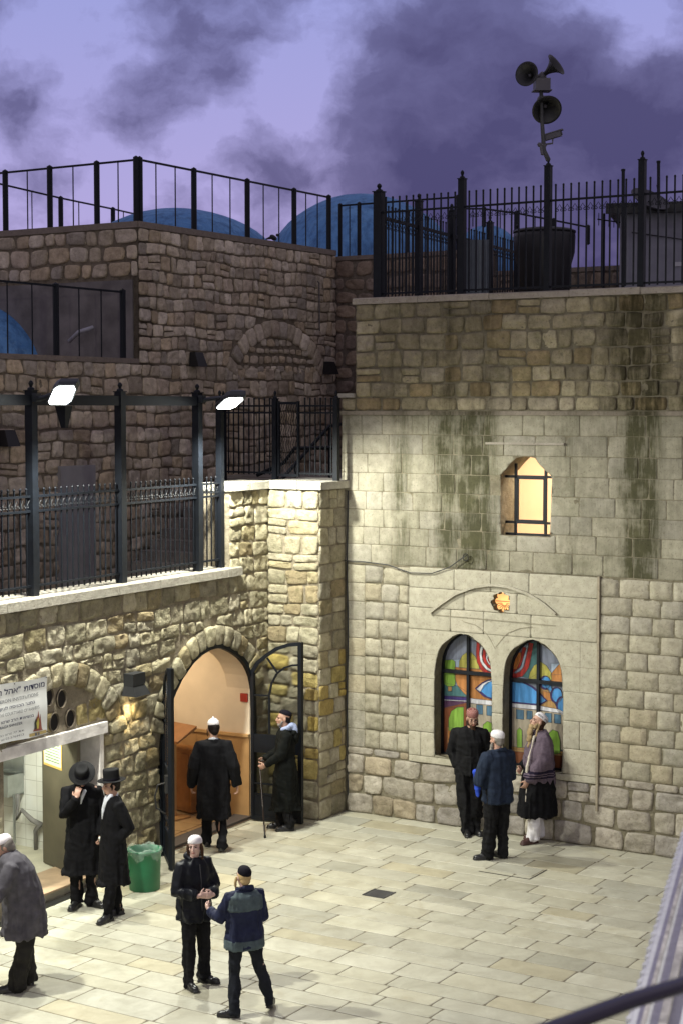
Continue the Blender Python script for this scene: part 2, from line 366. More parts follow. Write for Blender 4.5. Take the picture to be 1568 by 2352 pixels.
def stones(rng, fr, quads, pal, relief=.03, gap=.012, nexp=4.0, irr=.07, rough=.010, push=None, inside=None, Np=18, d0=0.0, cvar=.18, boss=False, rfreq=14, tilt=.25, colf=None, drop=None):
    if inside: quads = [q for q in quads if not inside(np.mean(np.array(q), axis=0))]
    Q = np.array(quads, float); N = len(Q)
    if N == 0: return None
    R_ = np.random.RandomState(rng.randrange(1 << 30))
    Np = int(round(Np / 8.0)) * 8; th = np.linspace(0, 2 * math.pi, Np, endpoint=False)
    c, s = np.cos(th), np.sin(th); den = (np.abs(c) ** nexp + np.abs(s) ** nexp) ** (1 / nexp); px, py = c / den, s / den
    W = (np.linalg.norm(Q[:, 1] - Q[:, 0], axis=1) + np.linalg.norm(Q[:, 2] - Q[:, 3], axis=1)) / 2
    H = (np.linalg.norm(Q[:, 3] - Q[:, 0], axis=1) + np.linalg.norm(Q[:, 2] - Q[:, 1], axis=1)) / 2
    kx = np.clip(1 - 2 * gap / W, .4, 1); ky = np.clip(1 - 2 * gap / H, .4, 1)
    ph = R_.rand(N, 4) * 6.28; am = R_.rand(N, 4)
    mult = 1 - irr * (am[:, :1] * (1 + np.sin(2 * th + ph[:, :1])) + am[:, 1:2] * (1 + np.sin(3 * th + ph[:, 1:2])) + am[:, 2:3] * (1 + np.sin(5 * th + ph[:, 2:3])) * .6) / 2
    if boss: rings = [1.0, .985, .90, .84, .45]; hs = [-.4, .25, .3, .95, 1.0]
    else: rings = [1.0, .985, .93, .74, .36]; hs = [-.5, .45, .86, 1.0, 1.03]
    allV = []; hh = R_.rand(N) * .6 + .7; tl = (R_.rand(N, 2) - .5) * 2 * tilt
    for r, h in zip(rings + [0.0], hs + [1.05]):
        X = (px[None] * r * mult * kx[:, None]) if r > 0 else np.zeros((N, 1)); Y = (py[None] * r * mult * ky[:, None]) if r > 0 else np.zeros((N, 1))
        S = (X + 1) / 2; T = (Y + 1) / 2
        P = ((1 - S) * (1 - T))[..., None] * Q[:, None, 0] + (S * (1 - T))[..., None] * Q[:, None, 1] + (S * T)[..., None] * Q[:, None, 2] + ((1 - S) * T)[..., None] * Q[:, None, 3]
        D = np.zeros(X.shape) + h * relief * hh[:, None] + relief * (tl[:, :1] * X + tl[:, 1:] * Y) * (h > 0)
        allV.append((P, D, h))
    nr = len(rings); P = np.concatenate([a[0] for a in allV], axis=1); D = np.concatenate([a[1] for a in allV], axis=1)
    M = P.shape[1]; uw = P.reshape(-1, 2)
    if push: uw = push(uw)
    D = D.ravel(); amp = np.tile(np.concatenate([[0.0] * Np, [.6] * Np] + [[1.0] * Np] * (nr - 2) + [[1.0]]), N)
    sid = np.repeat(np.arange(N), M)
    nzv = fbm(np.stack([uw[:, 0] * rfreq, uw[:, 1] * rfreq, sid * 3.7], 1), 5, 2)
    D = D + nzv * rough * amp + d0
    V = fr.PA(uw, D)
    base = (np.arange(N) * M)[:, None]
    k = np.arange(Np); k2 = (k + 1) % Np; quadsF = []
    for i in range(nr - 1): quadsF.append(np.stack([i * Np + k, i * Np + k2, (i + 1) * Np + k2, (i + 1) * Np + k], 1))
    qf = np.concatenate(quadsF); QF = (qf[None] + base[:, :, None]).reshape(-1, 4)
    tf = np.stack([(nr - 1) * Np + k, (nr - 1) * Np + k2, np.full(Np, nr * Np)], 1); TF = (tf[None] + base[:, :, None]).reshape(-1, 3)
    pc = np.array(pal)[R_.randint(0, len(pal), N)] * (1 + (R_.rand(N, 1) - .5) * 2 * cvar)
    if colf is not None: pc = colf(Q.mean(axis=1), pc)
    FA_ = QF.tolist() + TF.tolist()
    if drop:
        cq = uw[QF].mean(axis=1); ct = uw[TF].mean(axis=1); FA_ = QF[~drop(cq)].tolist() + TF[~drop(ct)].tolist()
    return V, FA_, uw, np.repeat(pc, M, axis=0)
def join_sets(sets):
    V = []; Fc = []; U = []; C = []; b = 0
    for s in sets:
        if s is None: continue
        v, f, u, c = s; V.append(v); U.append(u); C.append(c); Fc += [tuple(i + b for i in q) for q in f]; b += len(v)
    return np.concatenate(V), Fc, np.concatenate(U), np.concatenate(C)
def stone_part(name, sets, mat, parent, **k):
    V, Fc, U, C = join_sets(sets); return link(name, V, Fc, mat, parent, uv=U, col=C, smooth=True, **k)
def slab(fr, outer, holes, thick, d=0.0, reveal=None):
    """mortar core of a wall with real openings"""
    loops = [outer] + holes; tri = tessellate_polygon([[Vector((u, w, 0)) for u, w in L] for L in loops])
    flat = [p for L in loops for p in L]; V = [fr.P(u, w, d) for u, w in flat]; n = len(flat); V += [fr.P(u, w, d - thick) for u, w in flat]
    Fc = [orient(t, flat) for t in tri] + [tuple(i + n for i in orient(t, flat)[::-1]) for t in tri]; b = 0
    for li, L in enumerate(loops):
        cc = area(L) > 0
        for i in range(len(L)):
            a, c = b + i, b + (i + 1) % len(L); Fc.append((a, a + n, c + n, c) if (cc == (li == 0)) else (c, c + n, a + n, a))
        b += len(L)
    return V, Fc, [p for p in flat] * 2
def slab_part(name, s, mat, parent=None, col=(.30, .265, .20), **k):
    V, Fc, U = s; return link(name, V, Fc, mat, parent, uv=np.array(U), col=np.tile(np.array(col), (len(V), 1)), **k)
def arch_stones(outl_in, outl_out, nmin=.14):
    """voussoirs between two matching polylines"""
    a = np.array(outl_in); b = np.array(outl_out); q = []
    for i in range(len(a) - 1): q.append([a[i + 1], a[i], b[i], b[i + 1]])
    return q
def resample(P, n):
    P = np.array(P, float); s = np.concatenate([[0], np.cumsum(np.linalg.norm(np.diff(P, axis=0), axis=1))]); t = np.linspace(0, s[-1], n)
    return np.stack([np.interp(t, s, P[:, 0]), np.interp(t, s, P[:, 1])], 1)
def offset_line(P, d):
    P = np.array(P); T = np.gradient(P, axis=0); T /= np.linalg.norm(T, axis=1)[:, None]; return P + np.stack([-T[:, 1], T[:, 0]], 1) * d
# ------------------------------------------------------------------ materials used by the setting
STREAK = [(0, .15), (.25, .12), (.70, .25), (.90, .75), (1.08, .35), (1.40, .4), (1.60, 1.0), (1.78, .7), (1.95, 1.0), (2.25, 1.0), (2.40, .6), (2.5, .2), (3.2, .15), (3.5, .45), (3.85, .3), (4.18, .4), (4.38, 1.0), (4.65, 1.0), (4.85, .3), (5.3, .25), (5.7, .8), (6.1, .2), (7, .3)]
DRIP = [(0, .1), (.3, .12), (.8, .5), (.95, .15), (1.5, .3), (1.68, .75), (1.85, .25), (2.3, .6), (2.45, .2), (3.3, .15), (3.9, .35), (4.3, 1.0), (4.7, 1.0), (4.95, .3), (5.1, .8), (5.3, .2), (6.2, .7), (7, .2)]
M_left = stone_mat('left_wall_stone', moss=1.0, mottle=.6, tint=(1.0, .99, .85), bmp=.8)
M_pier = stone_mat('pier_stone', moss=.8, tint=(1.05, 1.04, .93), bmp=.75)
M_back = stone_mat('upper_building_stone', moss=.15, mottle=.55, bmp=.7, tint=(1.62, 1.54, 1.42))
M_top = stone_mat('right_wall_rubble', moss=.9, tint=(1.05, 1.0, .84), streak=(DRIP, 5.6, 7.7, .85, (.14, .14, .09)))
M_ash = stone_mat('ashlar', moss=.6, streak=(STREAK, 3.2, 6.3, .92, (.14, .145, .075)), mottle=.38, bmp=.22)
M_boss = stone_mat('bossed_stone', moss=.5, mottle=.42, bmp=.45)
M_panel = stone_mat('panel_stone', moss=.35, mottle=.34, bmp=.14)
M_base = stone_mat('base_stone', moss=.35, mottle=.55)
M_mort = stone_mat('mortar', moss=.4, mottle=.6, bmp=.8)
M_cap = stone_mat('coping_stone', moss=.3, mottle=.3, bmp=.4)
M_plaster = simple('white_plaster', (.76, .73, .70), .85, var=.2, scale=5, bmp=.5, bscale=18)
M_render = simple('grey_render', (.17, .155, .15), .9, var=.35, scale=2.2, bmp=.4, bscale=12)
M_iron = simple('dark_painted_iron', (.004, .006, .010), .55, .0, .3, var=.3, scale=9)
M_blue, t_, b_ = mat_new('blue_dome_paint'); setc(b_, (.09, .30, .64), .7, 0, .3)
f1 = nz(t_, 1.2, 6, .7, dist=1.0); f2 = nz(t_, 9, 5, .7); c1 = mixc(t_, ramp(t_, f1, .3, .7), (.06, .19, .44), (.15, .34, .62)); c1 = mixc(t_, ramp(t_, f2, .55, .72, 0, .5), c1, (.20, .34, .50))
g1_ = ND(t_, 'ShaderNodeNewGeometry'); mp0 = ND(t_, 'ShaderNodeMapping'); mp0.inputs['Scale'].default_value = (6, 6, .7); t_.links.new(g1_.outputs['Position'], mp0.inputs[0]); f3 = nz(t_, 1.0, 5, .7, mp0.outputs[0])
c1 = mixc(t_, ramp(t_, f3, .46, .66, 0, .75), c1, (.04, .11, .25)); t_.links.new(c1, b_.inputs['Base Color']); bump(t_, b_, nz(t_, 6, 5, .6), .6, .03)
M_steel = simple('stainless_steel', (.42, .44, .43), .33, .85, var=.15)
M_black = simple('black_plastic', (.015, .015, .016), .5, var=0)

# ------------------------------------------------------------------ ground and paving
g = MB(); S = 250; g.add([(-S, -S, -.16), (S, -S, -.16), (S, S, -.16), (-S, S, -.16)], [(0, 1, 2, 3)])
g.build('ground', simple('ground_dirt', (.12, .11, .09), .9), kind='structure')
class Floor(Frame):
    def __init__(s, o, ex=RD, ey=LD): s.o = np.array(o, float); s.ex = ex; s.ey = ey; s.n = Z
    def P(s, u, w, d=0.0): return s.o + s.ex * u + s.ey * w + Z * d
    def PA(s, uw, d): return s.o + np.outer(uw[:, 0], s.ex) + np.outer(uw[:, 1], s.ey) + np.outer(d, Z)
FF = Floor(K)
def pave_mat(name, tint=(1, 1, 1)):
    m, t, b = mat_new(name); setc(b, (.5, .5, .4), .5, 0, .4)
    a = ND(t, 'ShaderNodeAttribute', attribute_name='col'); base = mixc(t, 1.0, a.outputs['Color'], tint, 'MULTIPLY')
    n1 = nz(t, 3.5, 6, .65, dist=.6); base = mixc(t, .55, base, mixc(t, ramp(t, n1, .35, .68), (.70, .67, .60), (1.14, 1.14, 1.1)), 'MULTIPLY')
    n2 = nz(t, 1.1, 5, .7, dist=1.2); base = mixc(t, ramp(t, n2, .56, .72, 0, .5), base, mixc(t, 1, base, (.70, .62, .46), 'MULTIPLY'))
    n4 = nz(t, 26, 4, .7); base = mixc(t, ramp(t, n4, .60, .72, 0, .35), base, mixc(t, 1, base, (.55, .52, .45), 'MULTIPLY'))
    t.links.new(base, b.inputs['Base Color']); n3 = nz(t, 2.2, 4, .6); t.links.new(ramp(t, n3, .3, .7, .30, .62), b.inputs['Roughness'])
    bump(t, b, nz(t, 40, 4, .6), .12, .004); return m
M_pave = pave_mat('paving_slab')
rng = random.Random(7)
pq = courses(rng, -1.3, 9.0, -15.0, 0.12, (.27, .45), (.5, 1.25), jit=0, split=0)
def pavecol(c, pc):
    R_ = np.random.RandomState(3); k = R_.rand(len(c)); y = k < .06; pc = pc.copy(); pc[y] = np.array([.435, .405, .295]) * (1 + (R_.rand(y.sum(), 1) - .5) * .2)
    d = (k > .86); pc[d] *= .82; return pc
g1 = MB(); g1.box(FF, 0, 0, 0, 0, 0, 0) if False else None
g1.add([FF.P(-1.3, -15, -.004), FF.P(9, -15, -.004), FF.P(9, .12, -.004), FF.P(-1.3, .12, -.004)], [(0, 1, 2, 3)])
g1.build('paving_joints', simple('joint_dirt', (.15, .13, .09), .9), kind='structure')
st = stones(rng, FF, pq, PAL['pave'], relief=.0035, gap=.0056, nexp=36, irr=.002, rough=.0006, Np=24, cvar=.09, tilt=.05, colf=pavecol, d0=-.002)
link('paving', st[0], st[1], M_pave, uv=st[2], col=st[3], smooth=False, kind='structure')

# ------------------------------------------------------------------ left wall with arched door and washroom opening
DOORL = [(-2.70, -.05), (-2.73, .76), (-2.735, 1.3), (-2.69, 1.6), (-2.60, 1.85), (-2.46, 2.10), (-2.26, 2.31), (-2.0, 2.49), (-1.75, 2.59), (-1.50, 2.635), (-1.28, 2.62), (-1.05, 2.54), (-.82, 2.43), (-.64, 2.30), (-.50, 2.13), (-.42, 1.9), (-.40, 1.6), (-.40, 1.2), (-.40, -.05)]
DOOR = DOORL[::-1]
arc_in = resample(DOORL[3:16], 17); arc_out = offset_line(arc_in, .30)
DOOR_OUT = [(-2.72, -.2), (-2.76, .76), (-2.77, 1.3), (-2.80, 1.5)] + [tuple(p) for p in arc_out] + [(-.36, 1.3), (-.37, -.2)]
WASH = [(-5.85, -.05), (-4.0, -.05), (-4.0, 1.9), (-5.85, 1.9)]
WASH_OUT = [(-5.88, -.2), (-3.95, -.2), (-3.95, 2.02), (-6.1, 2.02), (-6.1, 1.84), (-5.88, 1.84)]
ec = (-4.85, 1.75); th = np.linspace(0.06, math.pi * .93, 15)
rel_in = [(ec[0] + 1.02 * math.cos(a), ec[1] + .80 * math.sin(a)) for a in th]; rel_out = [(ec[0] + 1.34 * math.cos(a), ec[1] + 1.12 * math.sin(a)) for a in th]
wall = thing('stone_wall', 'low stone courtyard wall with arched doorway and a white lintel over the washroom', 'wall', FL.P(-3, 0))
slab_part('mortar_core', slab(FL, [(-9.5, -.3), (0, -.3), (0, 4.74), (-1.03, 4.74), (-1.03, 3.56), (-9.5, 3.56)], [DOORL[::-1], WASH[::-1]], .42), M_mort, wall)
rng = random.Random(11)
push, inside = pusher([(DOOR_OUT, (-1.6, .9)), (WASH_OUT, (-4.95, .9)), ([(c[0], c[1]) for c in rel_out] + [(-6.1, 1.9), (-3.55, 1.8)], (-4.85, 2.1))])
q = courses(rng, -9.5, 0, 0, 3.56, (.19, .29), (.20, .50), jit=.022, split=.05)
q += courses(rng, -1.03, 0, 3.56, 4.74, (.20, .28), (.18, .40), jit=.02, split=.05)
s1 = stones(rng, FL, q, PAL['rubble'], relief=.019, gap=.0045, nexp=10, irr=.06, rough=.024, push=push, inside=inside, drop=inside.drop, cvar=.22)
s2 = stones(rng, FL, arch_stones(arc_in, arc_out), PAL['rubble'], relief=.05, gap=.005, nexp=8, irr=.05, rough=.014, cvar=.2)
s3 = stones(rng, FL, arch_stones(rel_in[::-1], rel_out[::-1]), PAL['rubble'], relief=.05, gap=.006, nexp=8, irr=.07, rough=.018, cvar=.25)
HOLES = [FL.uv(140, 1605), FL.uv(160, 1650), FL.uv(123, 1659), FL.uv(110, 1600)]
hp, hi_ = pusher([([(c[0] + .105 * math.cos(a), c[1] + .13 * math.sin(a)) for a in np.linspace(0, 6.28, 13)[:-1]], c) for c in HOLES] + [([(-8, 0), (-2, 0), (-2, 2.04), (-8, 2.04)], (-5, 1.0))])
fill = [x for x in courses(rng, -5.75, -3.9, 2.02, 2.75, (.2, .3), (.2, .5), jit=.04) if ((np.mean([p[0] for p in x]) - ec[0]) / 1.0) ** 2 + ((np.mean([p[1] for p in x]) - ec[1]) / .8) ** 2 < .95]
s4 = stones(rng, FL, fill, [(.36, .30, .155), (.37, .31, .17), (.34, .285, .16)], relief=.012, gap=.0015, nexp=12, irr=.02, rough=.02, push=hp, inside=hi_, drop=hi_.drop, cvar=.12)
stone_part('stonework', [s1, s2, s3, s4], M_left, wall)
rng = random.Random(5)
def coping(fr, u0, u1, w0, w1, d0, d1, rng, L=(.7, 1.1)):
    m = MB(); u = u0; sets = []
    while u < u1 - .05:
        e2 = min(u1, u + rng.uniform(*L)); e2 = u1 if u1 - e2 < .3 else e2; j = rng.uniform(-.004, .004)
        b = .012; P = fr.P; a0, a1 = u + .004, e2 - .004; dd0, dd1 = d0 + j, d1 + j
        for lay in (((w0, 0), (w1 - b, 0)), ((w1 - b, 0), (w1, b))):
            (wa, ia), (wb, ib) = lay
            m.hexa([P(a0 + ia, wa, dd1 - ia), P(a1 - ia, wa, dd1 - ia), P(a1 - ia, wa, dd0 + ia), P(a0 + ia, wa, dd0 + ia), P(a0 + ib, wb + j, dd1 - ib), P(a1 - ib, wb + j, dd1 - ib), P(a1 - ib, wb + j, dd0 + ib), P(a0 + ib, wb + j, dd0 + ib)])
        u = e2
    return m
def cop_part(m, parent, c=(.37, .35, .30)):
    return link('coping', m.V, m.F, M_cap, parent, col=np.tile(np.array(c), (len(m.V), 1)))
cop_part(coping(FL, -9.5, -.80, 3.56, 3.68, -.46, .075, rng), wall)
m = MB(); m.box(FL, -6.12, -3.93, 1.86, 2.0, -.40, .055); o = m.build('lintel', M_plaster, wall)
m = MB(); m.box(FL, -4.06, -3.985, 0, 1.86, -.40, .03); m.build('door_jamb', M_plaster, wall)
M_clay = simple('clay_pipe', (.10, .08, .055), .85); M_vent_shade = simple('vent_shade', (.012, .010, .009), .95, var=0)  # near-black colour paints the shade inside the open vent pipes
for c in HOLES:
    ax = np.stack([FL.ex, Z, FL.n], 1) @ np.diag([.95, 1.2, 1])
    m = MB(); m.lathe(FL.P(c[0], c[1]), [(.100, 0), (.100, .024), (.094, .030), (.088, .022), (.086, .0)], 24, ax); m.build('vent_pipe', M_clay, wall, smooth=True)
    m = MB(); m.lathe(FL.P(c[0], c[1]), [(.0865, .003), (.0, .004)], 24, ax); m.build('vent_mouth', M_vent_shade, wall)

# pier
FA = Frame(W0, RD); PO = W0 + .87 * RD; FBp = Frame(PO, LD)
pier = thing('stone_pier', 'tall stone pier in the courtyard corner with a flat white cap, brightly lit', 'pier', FA.P(.43, 0, -.35))
slab_part('mortar_core', slab(FA, [(0, -.3), (.87, -.3), (.87, 4.74), (0, 4.74)], [], .71), M_mort, pier)
rng = random.Random(23)
yel = [(.46, .36, .13), (.42, .33, .14), (.48, .40, .18)]
def yc(c, pc):
    pc = pc.copy(); k = (c[:, 1] > .7) & (c[:, 1] < 2.3) & (np.random.RandomState(2).rand(len(c)) < .38); pc[k] = np.array(yel)[np.random.RandomState(4).randint(0, 3, k.sum())]; return pc
sA = stones(rng, FA, courses(rng, 0, .875, 0, 4.74, (.17, .30), (.2, .5), jit=.02, split=.15), PAL['rubble'], relief=.030, gap=.006, nexp=9, irr=.05, rough=.022, cvar=.15, colf=yc)
sB = stones(rng, FBp, courses(rng, -.005, .70, 0, 4.74, (.22, .30), (.2, .42), jit=.015, split=.05), PAL['rubble'], relief=.018, gap=.004, nexp=10, irr=.03, rough=.014, cvar=.15, colf=yc)
stone_part('stonework', [sA, sB], M_pier, pier)
rng = random.Random(6); cm = coping(FA, -.02, .95, 4.745, 4.86, -1.15, .07, rng, (.45, .6)); cm2 = coping(FL, -1.06, -.03, 4.745, 4.858, -.45, .075, rng, (.5, .6)); cm.add(cm2.V, cm2.F)
cop_part(cm, pier, (.50, .485, .42))

# ------------------------------------------------------------------ right building
hall = thing('stone_building', 'tall stone building with twin stained glass windows, moss streaks and a lit upper window', 'building', FR.P(3, 0))
UPW = [(2.47, 4.15), (3.21, 4.15), (3.235, 4.98), (3.13, 5.06), (3.04, 5.14), (2.98, 5.22), (2.84, 5.245), (2.70, 5.22), (2.62, 5.15), (2.54, 5.06), (2.46, 4.98)]
def parch(l, r, b, sp, ap, n=8):
    c = (l + r) / 2; P = [(l, b), (r, b)]
    # pointed arch: circular flanks
    h = ap - sp; wv = (r - l) / 2; R_ = (wv * wv + h * h) / (2 * wv)
    for i in range(n + 1):
        a = math.asin(min(1, h / R_)) * i / n; P.append((r - R_ + R_ * math.cos(a), sp + R_ * math.sin(a)))
    for i in range(n - 1, -1, -1):
        a = math.asin(min(1, h / R_)) * i / n; P.append((l + R_ - R_ * math.cos(a), sp + R_ * math.sin(a)))
    return P
PROF = [(1.0, 0), (1.0, .06), (.985, .16), (.95, .27), (.88, .37), (.77, .46), (.62, .535), (.42, .60), (.20, .645), (0, .665)]
def parch2(l, r, b, sp):
    c = (l + r) / 2; h = (r - l) / 2; return [(l, b), (r, b)] + [(c + h * k, sp + z) for k, z in PROF] + [(c - h * k, sp + z) for k, z in PROF[::-1][1:]]
WL = parch2(1.455, 2.362, .975, 2.095); WR = parch2(2.53, 3.435, .94, 2.085)
ec2 = FR.uv(1150, 1383)
EMB = [(ec2[0] + (.105 + .036 * abs(math.cos(4 * a)) ** .6) * math.cos(a), ec2[1] + (.112 + .038 * abs(math.cos(4 * a)) ** .6) * math.sin(a)) for a in np.linspace(0, 2 * math.pi, 129)[:-1]]
slab_part('wall_core', slab(FR, [(-.09, -.3), (7, -.3), (7, 7.38), (.145, 7.38), (.145, 6.05), (-.09, 6.05)], [UPW[::-1], WL[::-1], WR[::-1], EMB[::-1]], .45), M_mort, hall, col=(.22, .20, .145))
rng = random.Random(31)
t1_ = stones(rng, FR, courses(rng, .145, 7, 6.05, 7.38, (.22, .28), (.19, .45), jit=.015, split=.06), PAL['rubble'], relief=.024, gap=.006, nexp=10, irr=.05, rough=.024, cvar=.16)
t2_ = stones(rng, FR, courses(rng, -.09, 7, 5.86, 6.05, (.19, .19), (.22, .5), jit=.012, split=0), PAL['rubble'], relief=.024, gap=.006, nexp=9, irr=.05, rough=.015, cvar=.15)
stone_part('rubble_courses', [t1_, t2_], M_top, hall)
pu, iu = pusher([(UPW, (2.84, 4.6))])
a1_ = stones(rng, FR, courses(rng, -.09, 7, 3.66, 5.80, (.255, .285), (.26, .60), jit=0, split=0), PAL['ashlar'], relief=.006, gap=.002, nexp=40, irr=.003, rough=.003, push=pu, inside=iu, drop=iu.drop, cvar=.08, Np=24, tilt=.5)
stone_part('ashlar_courses', [a1_], M_ash, hall)
m = MB(); m.box(FR, -.10, 7, 5.80, 5.855, -.05, .05); link('string_course', m.V, m.F, M_ash, hall, col=np.tile(np.array((.33, .29, .24)), (len(m.V), 1)), uv=np.array([((np.array(v) - K) @ RD, v[2]) for v in m.V]))
m = MB(); m.box(FR, 2.25, 3.42, 5.40, 5.43, -.02, .05); link('window_hood', m.V, m.F, M_panel, hall, col=np.tile(np.array((.36, .33, .28)), (len(m.V), 1)))
b1_ = stones(rng, FR, courses(rng, .0, .30, .97, 3.64, (.25, .27), (.3, .3), jit=0, split=0), PAL['boss'], relief=.006, gap=.002, nexp=30, irr=.003, rough=.003, cvar=.12)
b2_ = stones(rng, FR, courses(rng, .30, 1.04, .97, 3.64, (.245, .265), (.2, .34), jit=.0, split=0), PAL['boss'], relief=.022, gap=.0025, nexp=24, irr=.008, rough=.012, cvar=.10, boss=True, tilt=.3)
b3_ = stones(rng, FR, courses(rng, 3.93, 7.0, .97, 3.64, (.235, .255), (.24, .48), jit=.0, split=0), PAL['boss'], relief=.015, gap=.0025, nexp=24, irr=.008, rough=.010, cvar=.10, boss=True, tilt=.3)
stone_part('bossed_courses', [b1_, b2_], M_boss, hall); stone_part('bossed_courses', [b3_], M_boss, hall)
pw, iw = pusher([(WL, (1.91, 1.7)), (WR, (2.98, 1.7)), (EMB, ec2)]); _, iw2 = pusher([(WL, (1.91, 1.7)), (WR, (2.98, 1.7))])
rowsw = [.86, .955, 1.30, 1.68, 2.08, 2.42, 2.77, 3.08, 3.36, 3.65]; pq_ = []
for i, (wa, wb) in enumerate(zip(rowsw[:-1], rowsw[1:])):
    if 1 <= i <= 5: cu = ([1.04] + ([1.24] if i % 2 else []) + [1.455, 1.9, 2.362, 2.53, 2.98, 3.435] + ([3.68] if i % 2 == 0 else []) + [3.93]) if i < 4 else [1.04, 1.32, 1.9, 2.446, 2.98, 3.6, 3.93]
    else:
        cu = [1.04]
        while cu[-1] < 3.4: cu.append(cu[-1] + rng.uniform(.45, .9))
        cu[-1] = 3.93
    if i in (4, 5): continue
    pq_ += [[(a, wa), (b, wa), (b, wb), (a, wb)] for a, b in zip(cu[:-1], cu[1:])]
p1_ = stones(rng, FR, pq_, [(.42, .40, .32), (.405, .385, .31), (.435, .41, .33)], relief=.006, gap=.0015, nexp=50, irr=.001, rough=.002, push=pw, drop=iw.drop, cvar=.05, Np=32, tilt=.06, d0=.026)
stone_part('window_panel', [p1_], M_panel, hall)
sp_ = [(1.042, 2.083), (1.455, 2.083)] + WL[2:][::-1] + [(2.362, 2.083), (2.53, 2.083)] + WR[2:][::-1] + [(3.435, 2.083), (3.928, 2.083), (3.928, 2.768), (1.042, 2.768)]
slab_part('arch_spandrel', slab(FR, sp_, [], .03, d=.033), M_panel, hall, col=(.42, .40, .32))
for x_ in (1.25, 3.68): m = MB(); m.box(FR, x_ - .002, x_ + .002, 2.084, 2.42 if x_ < 2 else 2.767, .0, .0345); link('joint_line', m.V, m.F, M_panel, hall, col=np.tile(np.array((.22, .20, .15)), (len(m.V), 1)))
for (a_, b_) in ((1.043, 1.50), (3.39, 3.927)): m = MB(); m.box(FR, a_, b_, 2.418, 2.422, .0, .0345); link('joint_line', m.V, m.F, M_panel, hall, col=np.tile(np.array((.22, .20, .15)), (len(m.V), 1)))
f1_ = stones(rng, FR, courses(rng, 0, 7.0, 0, .86, (.25, .32), (.25, .62), jit=.022, split=.08), PAL['base'], relief=.026, gap=.006, nexp=9, irr=.05, rough=.024, cvar=.16)
f2_ = stones(rng, FR, courses(rng, 0, 1.04, .86, .97, (.11, .11), (.3, .5), jit=0, split=0) + courses(rng, 3.93, 7, .86, .97, (.11, .11), (.3, .5), jit=0, split=0), PAL['base'], relief=.02, gap=.006, nexp=8, irr=.03, rough=.01, cvar=.1)
stone_part('base_courses', [f1_, f2_], M_base, hall)
cop_part(coping(FR, .11, 7, 7.38, 7.47, -.50, .05, random.Random(3), (1.0, 1.3)), hall, (.40, .36, .31))
m = MB(); m.box(FR, -.13, .14, 6.05, 6.11, -.3, .05); link('ledge_stone', m.V, m.F, M_cap, hall, col=np.tile(np.array((.42, .40, .35)), (len(m.V), 1)))
# moulding arch over the windows
def strip(fr, pts, wd, d0, d1):
    m = MB(); P = np.array(pts); O = offset_line(P, wd)
    for i in range(len(P) - 1):
        a, b, c, e_ = P[i], P[i + 1], O[i + 1], O[i]
        m.hexa([fr.P(*a, d1), fr.P(*b, d1), fr.P(*b, d0), fr.P(*a, d0), fr.P(*e_, d1), fr.P(*c, d1), fr.P(*c, d0), fr.P(*e_, d0)])
    return m
ap = [FR.uv(x, y) for x, y in [(992, 1408), (1015, 1390), (1050, 1366), (1090, 1351), (1130, 1345), (1170, 1350), (1215, 1366), (1250, 1388), (1277, 1412)]]
ap = resample(ap, 22)
m = strip(FR, ap, .035, .02, .075); link('arch_moulding', m.V, m.F, M_panel, hall, col=np.tile(np.array((.40, .38, .31)), (len(m.V), 1)))
bl = [FR.uv(x, y) for x, y in [(992, 1412), (1130, 1424), (1277, 1438)]]
m = strip(FR, resample(bl, 6), .012, .02, .040); link('arch_moulding', m.V, m.F, M_panel, hall, col=np.tile(np.array((.28, .26, .20)), (len(m.V), 1)))
for k, (pts) in enumerate([[(1065, 1428), (1095, 1436), (1120, 1456), (1138, 1490)], [(1140, 1486), (1165, 1455), (1195, 1443), (1225, 1440)]]):
    m = strip(FR, resample([FR.uv(*p) for p in pts], 8), .008, .02, .038); link('arch_moulding', m.V, m.F, M_panel, hall, col=np.tile(np.array((.28, .26, .20)), (len(m.V), 1)))
m = MB(); m.box(FR, 3.925, 3.955, .5, 3.66, -.02, .046); link('corner_strip', m.V, m.F, M_panel, hall, col=np.tile(np.array((.33, .29, .22)), (len(m.V), 1)))

# lit room behind the upper window
M_peach = simple('peach_plaster', (.80, .66, .50), .9, var=.05, scale=2)
m = MB(); P = FR.P; u0, u1, w0, w1, d0, d1 = 1.7, 4.2, 3.75, 5.7, -2.2, -.452
V = [P(u0, w0, d1), P(u1, w0, d1), P(u1, w0, d0), P(u0, w0, d0), P(u0, w1, d1), P(u1, w1, d1), P(u1, w1, d0), P(u0, w1, d0)]
m.add(V, [(0, 1, 2, 3), (7, 6, 5, 4), (3, 2, 6, 7), (0, 3, 7, 4), (2, 1, 5, 6)]); m.build('upper_room', M_peach, hall)
m = MB(); m.box(FR, 2.9, 3.02, 3.76, 5.69, -1.3, -1.15); m.box(FR, 3.02, 4.19, 3.76, 4.35, -1.28, -1.18); m.build('room_pilaster', simple('pale_wood', (.75, .62, .42), .6, var=.08), hall)
wf = MB()
DW = -.16
for (a, b) in (((2.62, 4.15), (2.62, 5.14)), ((3.07, 4.15), (3.07, 5.10)), ((2.46, 4.96), (3.235, 4.96)), ((2.46, 4.33), (3.22, 4.33)), ((2.46, 4.165), (3.22, 4.165))):
    wf.beam(FR.P(*a, DW), FR.P(*b, DW), .030, .035)
for (a, b) in (((2.64, 4.35), (2.64, 4.94)), ((3.05, 4.35), (3.05, 4.94)), ((2.64, 4.94), (3.05, 4.94)), ((2.64, 4.35), (3.05, 4.35))): wf.beam(FR.P(*a, DW - .01), FR.P(*b, DW - .01), .034, .034)
wf.build('window_frame', M_iron, hall)
